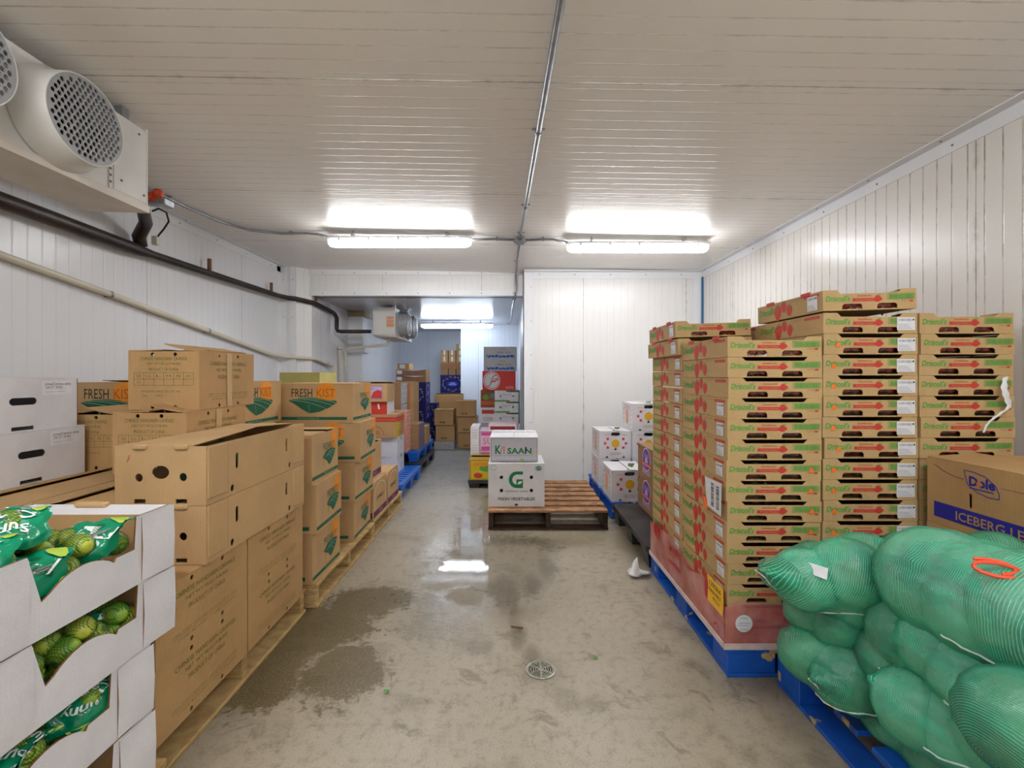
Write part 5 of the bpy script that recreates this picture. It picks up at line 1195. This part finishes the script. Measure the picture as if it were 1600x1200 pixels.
for x, y, z, rz, s in LBX: put('limebox', lime_box, (x, y, z), f'open white lime box, {s} of the near left stack', 'box', 'open white lime boxes', rz)
m = NT('lime_peel'); n_ = m.noise(16, 3); sp = m.n('ShaderNodeTexVoronoi'); m.put(sp.inputs['Vector'], m.oc()); sp.inputs['Scale'].default_value = 420
oi = m.n('ShaderNodeObjectInfo').outputs['Random']
col = m.mix(m.rng(m.math('ADD', n_, m.math('MULTIPLY', oi, .4)), .45, .9), lin((110, 160, 40)), lin((196, 200, 70))); m.set(color=col, rough=.35, coat=.15); m.bump(sp.outputs['Distance'], .25, .002); LIME = m.m
def netmat(name, rgb, period, th, back=None, rough=.4, axisvec=(1, 1, .6), axis2=(1, -1, .6), dist=.0):
    m = NT(name); X = m.xyz()
    def dotp(a): return m.math('ADD', m.math('ADD', m.math('MULTIPLY', X[0], a[0]), m.math('MULTIPLY', X[1], a[1])), m.math('MULTIPLY', X[2], a[2]))
    nz = m.math('MULTIPLY', m.math('ADD', m.noise(6, 2), -.5), dist)
    def ln(a, p, t): d = m.math('ABSOLUTE', m.math('ADD', m.math('FRACT', m.math('DIVIDE', m.math('ADD', dotp(a), nz), p)), -.5)); return m.rng(d, t*.5, t*.5+.08, 1, 0)
    msk = m.math('MAXIMUM', ln(axisvec, period, th), ln(axis2, period*1.0, th))
    m.set(color=lin(rgb), rough=rough)
    tr = m.n('ShaderNodeBsdfTransparent'); mx = m.n('ShaderNodeMixShader'); m.put(mx.inputs[0], msk)
    m.t.links.new(tr.outputs[0], mx.inputs[1]); m.t.links.new(m.b.outputs[0], mx.inputs[2]); m.t.links.new(mx.outputs[0], m.t.nodes['Material Output'].inputs['Surface'])
    return m.m
LNET = netmat('lime_net', (30, 96, 36), .0072, .10)
FILM = flat('bag_film_green', (0, 140, 100), .2, coat=.5, var=.05); FLIM = flat('film_lime', (176, 204, 80), .25, coat=.4); FWH = flat('film_white', (232, 238, 236), .25, coat=.4)
def ico(c, r, sub=2, sc=(1, 1, 1)):
    import bmesh
    bm = bmesh.new(); bmesh.ops.create_icosphere(bm, subdivisions=sub, radius=1)
    vs = [(c[0]+v.co.x*r*sc[0], c[1]+v.co.y*r*sc[1], c[2]+v.co.z*r*sc[2]) for v in bm.verts]; fs = [tuple(v.index for v in f.verts) for f in bm.faces]; bm.free(); return vs, fs
def mk_lime():
    b = MB(); prof = []
    for i in range(15):
        t = PI*i/14; r = .0285*math.sin(t); a = -.0335*math.cos(t)
        if i == 1: a -= .0012
        if i == 13: a += .0022
        prof.append((max(r, .0001), a))
    b.lathe(prof, (0, 0, 0), 'z', LIME, 20); return b.build('lime', smooth=True)
r5 = random.Random(21)
BAGN = [0]
def lime_bag(c, yaw, pitch, label, film=True, n=7, flip=1, words=True, R=(.082, .064, .050), spots=None):
    """netted bag of limes with a printed film panel; limes are things of their own inside it"""
    Rm = Matrix.Rotation(yaw, 4, 'Z') @ Matrix.Rotation(pitch, 4, 'X'); e = empty('lime_bag', c); e.rotation_euler = Rm.to_euler(); tag(e, label, 'bag')
    spots = spots or [(-.055, 0, 0), (.0, -.028, .006), (.0, .03, .004), (.055, -.004, 0), (-.03, .004, .03), (.03, .01, .032), (.0, 0, -.03)][:n]
    g = MB()
    for s in spots:
        v = Vector(s)*1.08+Vector((r5.uniform(-.004, .004),)*3); wv_ = Vector(c)+(Rm.to_3x3() @ v); wv_.x = min(wv_.x, -1.043); wv_.y = min(wv_.y, 1.255); v = Rm.to_3x3().inverted() @ (wv_-Vector(c)); vs, fs = ico(v, .0325, 3, (1, 1, 1)); g.add(vs, fs, LNET)
        o = put('lime', mk_lime, Vector(c)+(Rm.to_3x3() @ v), 'green lime netted inside one of the bags in the white boxes', 'lime', 'limes in the white boxes'); o.rotation_euler = (r5.uniform(0, 3), r5.uniform(0, 3), r5.uniform(0, 3))
    g.build('net', e, smooth=True)
    if film:
        b = MB(); A, B, C = R
        def fn(u, v, o):   # u,v in -1..1 over the upper side
            th = u*1.0; ph = v*1.15
            x = (A+o)*math.sin(th); q = math.cos(th); cr = .0016*math.sin(17*u+9*v)+.001*math.sin(31*v-12*u)
            cr += .004*math.sin(5*u+3.1*v+c[1]*90)*math.sin(6*v-2*u+c[0]*70)+.002*math.sin(14*u*v+9*v)
            p_ = Vector((x+.03+.004*math.sin(8*v), (B+o)*math.sin(ph)*(q*.4+.6)+.004*math.sin(9*u), .012+(C+o+cr)*math.cos(ph)*(q*.35+.65)))
            wv_ = Vector(c)+(Rm.to_3x3() @ p_)
            if wv_.x > -1.012: wv_.z += (wv_.x+1.012)*.3; wv_.x = -1.013+.9*o; p_ = Rm.to_3x3().inverted() @ (wv_-Vector(c))
            return tuple(p_)
        N = 22; vs = [fn(-1+2*i/N, -1+2*j/N, .0) for i in range(N+1) for j in range(N+1)]
        b.add(vs, [(i*(N+1)+j, i*(N+1)+j+1, (i+1)*(N+1)+j+1, (i+1)*(N+1)+j) for i in range(N) for j in range(N)], FILM)
        o_ = .0035
        F2 = lambda u, v, o: fn(u, v, o_+o)
        if words:
            b.text('Sunny', 0.02*flip, .22*flip, 1.05, .42, FWH, F2, 0, shear=.15, bold=.02, rot=0 if flip > 0 else PI); b.text('Candy', .05*flip, -.26*flip, 1.15, .46, FWH, F2, 0, shear=.15, bold=.02, rot=0 if flip > 0 else PI)
            b.line([(-.5, -.6*flip), (0, -.7*flip), (.5, -.55*flip)], .05, FWH, F2, 0)
            b.poly(ell(.7, .6, .2, .28, 14), FLIM, F2, 0); b.poly(ell(-.55, .75, .25, .16, 14), FLIM, F2, 0); b.poly(ell(-.1, -.85, .3, .09, 12), FLIM, F2, 0)
        else:
            b.poly([(-.6, -.1), (.3, -.35), (.55, .1), (-.35, .35)], FWH, F2, 0); b.poly(ell(.5, .6, .25, .25, 14), FLIM, F2, 0); b.poly(ell(-.6, -.6, .25, .22, 14), FLIM, F2, 0)
            b.rect(-.2, .2, -.1, -.05, GREY, F2, .0005); b.rect(-.15, .25, 0, .04, GREY, F2, .0005)
        b.build('printed_film', e, smooth=True)
    return e
zb = .697
lime_bag((-1.15, 1.00, zb+.195), .75, .7, 'netted lime bag with upside down lettering, heaped highest in the top box', flip=-1)
lime_bag((-1.085, 1.165, zb+.12), .6, .75, 'netted lime bag with white label panel in the far corner of the top box', words=False)
lime_bag((-1.075, .985, zb+.10), 1.0, .85, 'netted lime bag with pale panel tucked low at the cut edge of the top box', words=False)
lime_bag((-1.11, .90, zb+.165), .7, .6, 'netted lime bag at the near end of the top box')
lime_bag((-1.20, .93, zb+.195), 0, 0, 'bare netted limes at the back left of the top box', film=False)
lime_bag((-1.11, 1.09, zb+.145), .5, .2, 'bare netted limes heaped between the two large film bags of the top box', film=False, n=5)
lime_bag((-1.3, 1.12, zb+.11), .4, 0, 'netted limes along the far side of the top box', film=False)
lime_bag((-1.20, 1.14, zb+.085), .9, 0, 'netted limes under the heaped bag in the top box', film=False)
lime_bag((-1.055, 1.055, zb+.075), .0, .0, 'netted limes showing between the film panels of the top box', film=False)
zb = .512
for i, (x, y, z, yaw) in enumerate(((-1.06, .96, .085, .3), (-1.055, 1.08, .1, 1.0), (-1.06, 1.2, .08, -.3), (-1.15, 1.02, .06, .5), (-1.15, 1.18, .06, 1.2))):
    lime_bag((x, y, zb+z), yaw, 0, 'netted limes in the second box from the top, ' + ('near end', 'middle', 'far end', 'rear near side', 'rear far side')[i], film=False)
lime_bag((-1.09, 1.165, zb+.095), 1.3, .9, 'small green film tail of a lime bag in the second box', film=True, n=1, R=(.03, .03, .03), words=False)
zb = .328
lime_bag((-1.08, 1.12, zb+.095), .7, .7, 'netted lime bag with upside down lettering in the third box', flip=-1)
lime_bag((-1.05, 1.18, zb+.075), 1.5, 0, 'bare netted limes at the far end of the third box', film=False)
lime_bag((-1.075, .97, zb+.085), .2, .2, 'netted lime bag near the front of the third box')
lime_bag((-1.15, 1.05, zb+.05), .8, 0, 'netted limes at the bottom of the third box', film=False)

# ---------------------------------------------------------------- cabbage sacks
m = NT('cabbage_leaf'); a_ = m.noise(4, 4, .6); v2 = m.noise(6, 3, .5, dist=.8)
oi = m.n('ShaderNodeObjectInfo').outputs['Random']
col = m.mix(m.rng(m.math('ADD', a_, m.math('MULTIPLY', oi, .12)), .46, .68), lin((232, 244, 228)), lin((134, 184, 84))); col = m.mix(m.rng(v2, .45, .62, 0, .35), col, lin((238, 244, 230)))
m.set(color=col, rough=.5); m.bump(v2, .35, .02); CABB = m.m
def sacknet(name, rgb, cov, op):
    m = NT(name); X = m.xyz(); nz = m.math('MULTIPLY', m.math('ADD', m.noise(5, 2), -.5), .22)
    rad = m.math('SQRT', m.math('ADD', m.math('MULTIPLY', X[1], X[1]), m.math('MULTIPLY', X[2], X[2])))
    th = m.math('ADD', m.math('ARCTAN2', rad, X[0]), nz); ph = m.math('ADD', m.math('ARCTAN2', X[2], X[1]), nz)
    def ln(v, n, t): d = m.math('ABSOLUTE', m.math('ADD', m.math('FRACT', m.math('MULTIPLY', v, n)), -.5)); return m.rng(d, t*.5-.05, t*.5+.05, 1, 0)
    lt = m.math('MAXIMUM', ln(th, 34, cov), m.math('MULTIPLY', ln(ph, 30, cov*.6), .8)); fold = m.rng(m.noise(7, 3, .5, dist=.6), .40, .75, 0, .38, True)
    msk = m.math('MAXIMUM', lt, m.math('ADD', op, fold), clamp=True)
    col = m.mix(m.rng(m.noise(5, 3), .35, .65), lin(rgb), lin(tuple(k*.62 for k in rgb))); col = m.mix(m.math('MULTIPLY', lt, .5), col, lin((130, 222, 190)))
    m.set(color=col, rough=.35, spec=.5)
    tr = m.n('ShaderNodeBsdfTransparent'); mx = m.n('ShaderNodeMixShader'); m.put(mx.inputs[0], msk)
    m.t.links.new(tr.outputs[0], mx.inputs[1]); m.t.links.new(m.b.outputs[0], mx.inputs[2]); m.t.links.new(mx.outputs[0], m.t.nodes['Material Output'].inputs['Surface'])
    m.bump(m.math('ADD', m.noise(16, 4, .6), m.math('MULTIPLY', msk, .15)), .55, .016); return m.m
NETS = sacknet('green_sack_net', (0, 186, 142), .30, .50)
NETD = sacknet('green_sack_net_shaded', (0, 142, 100), .26, .62)  # darker copy of the net, shade low in the pile painted in
CORD = flat('white_cord', (206, 222, 214), .5); RCORD = flat('red_label', (226, 84, 52), .4)
import bmesh
def net_sack(label, heads, mat, k=.026, tail=None, tagc=None, cord=True):
    """heads: (centre, radius, squash); the net is one smooth skin around them"""
    C_ = [Vector(h[0]) for h in heads]; cen = sum(C_, Vector())/len(C_); ax = (C_[0]-C_[-1]).normalized(); RQ = ax.to_track_quat('X', 'Z'); RQi = RQ.inverted(); e = tag(empty('net_sack', cen), label, 'sack', 'green net sacks of cabbages'); e.rotation_euler = RQ.to_euler()
    loc = lambda p: tuple(RQi @ Vector(p))
    bm = bmesh.new(); bmesh.ops.create_icosphere(bm, subdivisions=5, radius=1)
    dirs = np.array([v.co[:] for v in bm.verts]); fs = [tuple(v.index for v in f.verts) for f in bm.faces]; bm.free()
    R_ = np.array([h[1] for h in heads]); P0 = np.array([(c-cen)[:] for c in C_])
    segs = [(P0[i], P0[j], min(R_[i], R_[j])*.78) for i in range(len(P0)) for j in range(i+1, len(P0)) if np.linalg.norm(P0[i]-P0[j]) < 2.5*(R_[i]+R_[j])*.62]
    if tail is not None: tl = np.array((Vector(tail)-cen)[:]); j = int(np.argmin(np.linalg.norm(P0-tl, axis=1)))
    def sdf(p):
        ds = [np.linalg.norm(p-c, axis=1)-r for c, r in zip(P0, R_)]
        for a, b_, r in segs:
            ab = b_-a; t = np.clip(((p-a)@ab)/(ab@ab), 0, 1)[:, None]; ds.append(np.linalg.norm(p-(a+t*ab), axis=1)-r)
        if tail is not None:
            a, b_ = P0[j], tl; ab = b_-a; t = np.clip(((p-a)@ab)/(ab@ab), 0, 1)[:, None]; ds.append(np.linalg.norm(p-(a+t*ab), axis=1)-(R_[j]*.8*(1-t[:, 0])**1.2+.004))
        d = np.stack(ds); mn = d.min(0); return mn-k*np.log(np.exp(-(d-mn)/k).sum(0))*.35
    lo = np.zeros(len(dirs)); hi = np.full(len(dirs), .75)
    # outermost crossing: march inwards
    tt = hi.copy(); done = np.zeros(len(dirs), bool)
    for s in range(150):
        v = sdf(dirs*tt[:, None]); go = (v > .0012) & ~done; done |= ~go; tt[go] -= np.minimum(v[go]*.8, .05)
        tt = np.maximum(tt, .01)
        if not go.any(): break
    pts = dirs*tt[:, None]
    pts += dirs*(.0028*np.sin(70*pts[:, 0:1]+40*pts[:, 2:3]+2*np.sin(30*pts[:, 1:2]))*np.sin(55*pts[:, 1:2]+20*pts[:, 0:1])+.0016*np.sin(130*pts[:, 2:3]+60*pts[:, 0:1]))
    pts[:, 2] = np.maximum(pts[:, 2], .1415-cen.z)
    MB().add([loc(p) for p in pts], fs, mat).build('net', e, smooth=True)
    for i, h in enumerate(heads):   # cabbages pressed against the net and each other
        c = P0[i]; v4, f4 = ico((0, 0, 0), 1, 4); D4 = np.array(v4); t4 = np.full(len(D4), h[1]*.3); act = np.ones(len(D4), bool)
        for _ in range(60):
            v = sdf(c+D4*t4[:, None])+.005; act = v < -.0008
            if not act.any(): break
            t4[act] += np.minimum(-v[act]*.8, .03)
        t4 = np.minimum(t4, h[1]*1.25)
        for j2, q in enumerate(P0):
            if j2 == i: continue
            dv = q-c; pr = D4@dv; lim = np.where(pr > 1e-6, (dv@dv)/2*.975/np.maximum(pr, 1e-6), 9); t4 = -.006*np.log(np.exp(-np.minimum(t4, 1)/.006)+np.exp(-np.minimum(lim, 1)/.006))
        q4 = D4*t4[:, None]; q4[:, 2] = np.maximum(q4[:, 2], .143-cen.z-c[2])
        o = MB().add([tuple(p) for p in q4], f4, CABB).build('cabbage', smooth=True, loc=cen+Vector(c)); tag(o, 'pale green cabbage inside '+label.split(',')[0], 'cabbage', 'cabbages in the green net sacks')
    if tail is not None:   # gathered pointed end of the net
        t_ = Vector(tail)-cen; j_ = min(range(len(P0)), key=lambda q: (Vector(P0[q])-t_).length); root_ = Vector(P0[j_])+(t_-Vector(P0[j_]))*.0; d_ = (t_-root_).normalized(); s1 = d_.cross(Vector((0, 0, 1))).normalized(); s2 = s1.cross(d_)
        L_ = (t_-root_).length; q_ = MB(); vs = []; NN = 28; MM = 9
        for a_ in range(MM):
            f_ = .55+.45*a_/(MM-1); rr_ = R_[j_]*.80*(1-(f_-.55)/.45)**1.3+.004
            for b_ in range(NN):
                an = 2*PI*b_/NN; rp = rr_*(1+.22*math.sin(5*an+1.5*a_)*(f_-.4)); vs.append(loc(root_+d_*(L_*f_)+s1*(rp*math.cos(an))+s2*(rp*.7*math.sin(an))))
        q_.add(vs, [(i*NN+k_, i*NN+(k_+1) % NN, (i+1)*NN+(k_+1) % NN, (i+1)*NN+k_) for i in range(MM-1) for k_ in range(NN)], NETD); q_.build('gathered_end', e, smooth=True)
        q_ = MB(); q_.tube([loc(root_+d_*(L_*f_)-s2*(R_[j_]*.5*(1-(f_-.55)/.45)+.004)+s1*(.006*math.sin(20*f_))) for f_ in (.6, .7, .8, .9, 1.0, 1.04)], .002, CORD, 6); q_.build('draw_cord', e)
    if cord:
        a = np.argsort(np.abs(pts[:, 2]-(-.25*R_[0])))   # seam cord along the lower visible side
        th = [PI*1.05+PI*.8*t/24 for t in range(25)]; ps = []
        for q in th:
            d = Vector((math.cos(q)*1.0, math.sin(q)*.8, -.45+.12*math.sin(3*q))).normalized(); i = int(np.argmax(dirs@np.array(d[:]))); ps.append(Vector(pts[i])*1.012)
        sm = [(ps[max(i-1, 0)]+ps[i]*2+ps[min(i+1, 24)])/4 for i in range(25)]
        MB().tube([loc(p*(1.0+.012*math.sin(1.9*i_))) for i_, p in enumerate(sm)], .0026, CORD, 6).build('seam_cord', e, smooth=True)
    if tagc is not None:
        c = Vector(tagc[0])-cen; d = c.normalized(); i = int(np.argmax(dirs@np.array(d[:]))); p = Vector(pts[i]); up = Vector((0, 0, 1)); a = d.cross(up).normalized(); u2 = a.cross(d)
        if tagc[1] == 'white':
            b = MB(); w_, h_ = .028, .018; b.add([loc(p*1.02+d*.004+a*x*w_+u2*y*h_+d*(-.004*abs(x))) for x, y in ((-1, -1), (1, -.8), (1, 1), (-1, .9))], [(0, 1, 2, 3)], STICK); b.build('paper_label', e)
        else:
            b = MB(); ring = [p*1.02+d*.006+a*.04*math.cos(t)+u2*.016*math.sin(t) for t in [2*PI*i/16 for i in range(17)]]; b.tube([loc(q) for q in ring], .0045, RCORD, 6, cap=False); ring = [q+a*.01+u2*.006 for q in ring[2:12]]; b.tube([loc(q) for q in ring], .004, RCORD, 6); b.build('red_tie', e)
    return e
S = net_sack
S('top left green net sack with paper label', [(P(1255, 905, 1.50), .088, 1), (P(1325, 895, 1.46), .10, 1), (P(1350, 880, 1.62), .10, 1), (P(1275, 890, 1.66), .09, 1), (P(1330, 940, 1.50), .075, 1)], NETS, tail=P(1186, 892, 1.40), tagc=(P(1253, 882, 1.35), 'white'))
S('large pale net sack lying across the top right', [(P(1465, 908, 1.28), .130, 1), (P(1545, 945, 1.16), .130, 1), (P(1630, 970, 1.05), .130, 1)], NETS, k=.05, tagc=(P(1590, 850, .95), 'red'))
S('green net sack behind the large pale sack', [(P(1420, 880, 1.62), .10, 1), (P(1490, 890, 1.55), .10, 1), (P(1560, 880, 1.5), .095, 1)], NETD, tagc=(P(1388, 838, 1.5), 'red'), cord=False)
S('shade-darkened green net sack slumped below the top left one', [(P(1265, 955, 1.60), .075, 1), (P(1310, 975, 1.52), .08, 1), (P(1370, 985, 1.5), .085, 1)], NETD, cord=False)
S('net sack in the middle of the pile, left part', [(P(1410, 985, 1.34), .085, 1), (P(1390, 1030, 1.38), .08, 1), (P(1440, 1025, 1.30), .075, 1)], NETD)
S('long net sack sagging beneath the large pale sack', [(P(1470, 1010, 1.25), .10, 1), (P(1530, 1060, 1.15), .10, 1), (P(1600, 1090, 1.08), .10, 1)], NETS)
S('lower left net sack bulging over the blue pallet', [(P(1262, 1020, 1.56), .085, 1), (P(1320, 1058, 1.46), .095, 1), (P(1375, 1075, 1.44), .08, 1)], NETD, tail=P(1268, 1062, 1.42))
S('bottom net sack at the near edge of the pallet', [(P(1430, 1105, 1.25), .092, 1), (P(1495, 1135, 1.18), .095, 1), (P(1560, 1150, 1.10), .09, 1)], NETS, tail=P(1362, 1060, 1.30))
S('net sack filling the bottom right corner', [(P(1590, 1130, .98), .10, 1), (P(1680, 1150, .95), .10, 1), (P(1680, 1060, 1.0), .10, 1)], NETD, cord=False)
S('net sack at the very bottom of the pile', [(P(1470, 1180, 1.3), .085, 1), (P(1400, 1130, 1.42), .085, 1), (P(1560, 1210, 1.15), .085, 1)], NETD, cord=False)
S('hidden net sack at the back of the pile', [(P(1430, 960, 1.66), .105, 1), (P(1500, 980, 1.58), .105, 1), (P(1400, 1010, 1.64), .10, 1), (P(1520, 1010, 1.45), .1, 1)], NETD, cord=False)
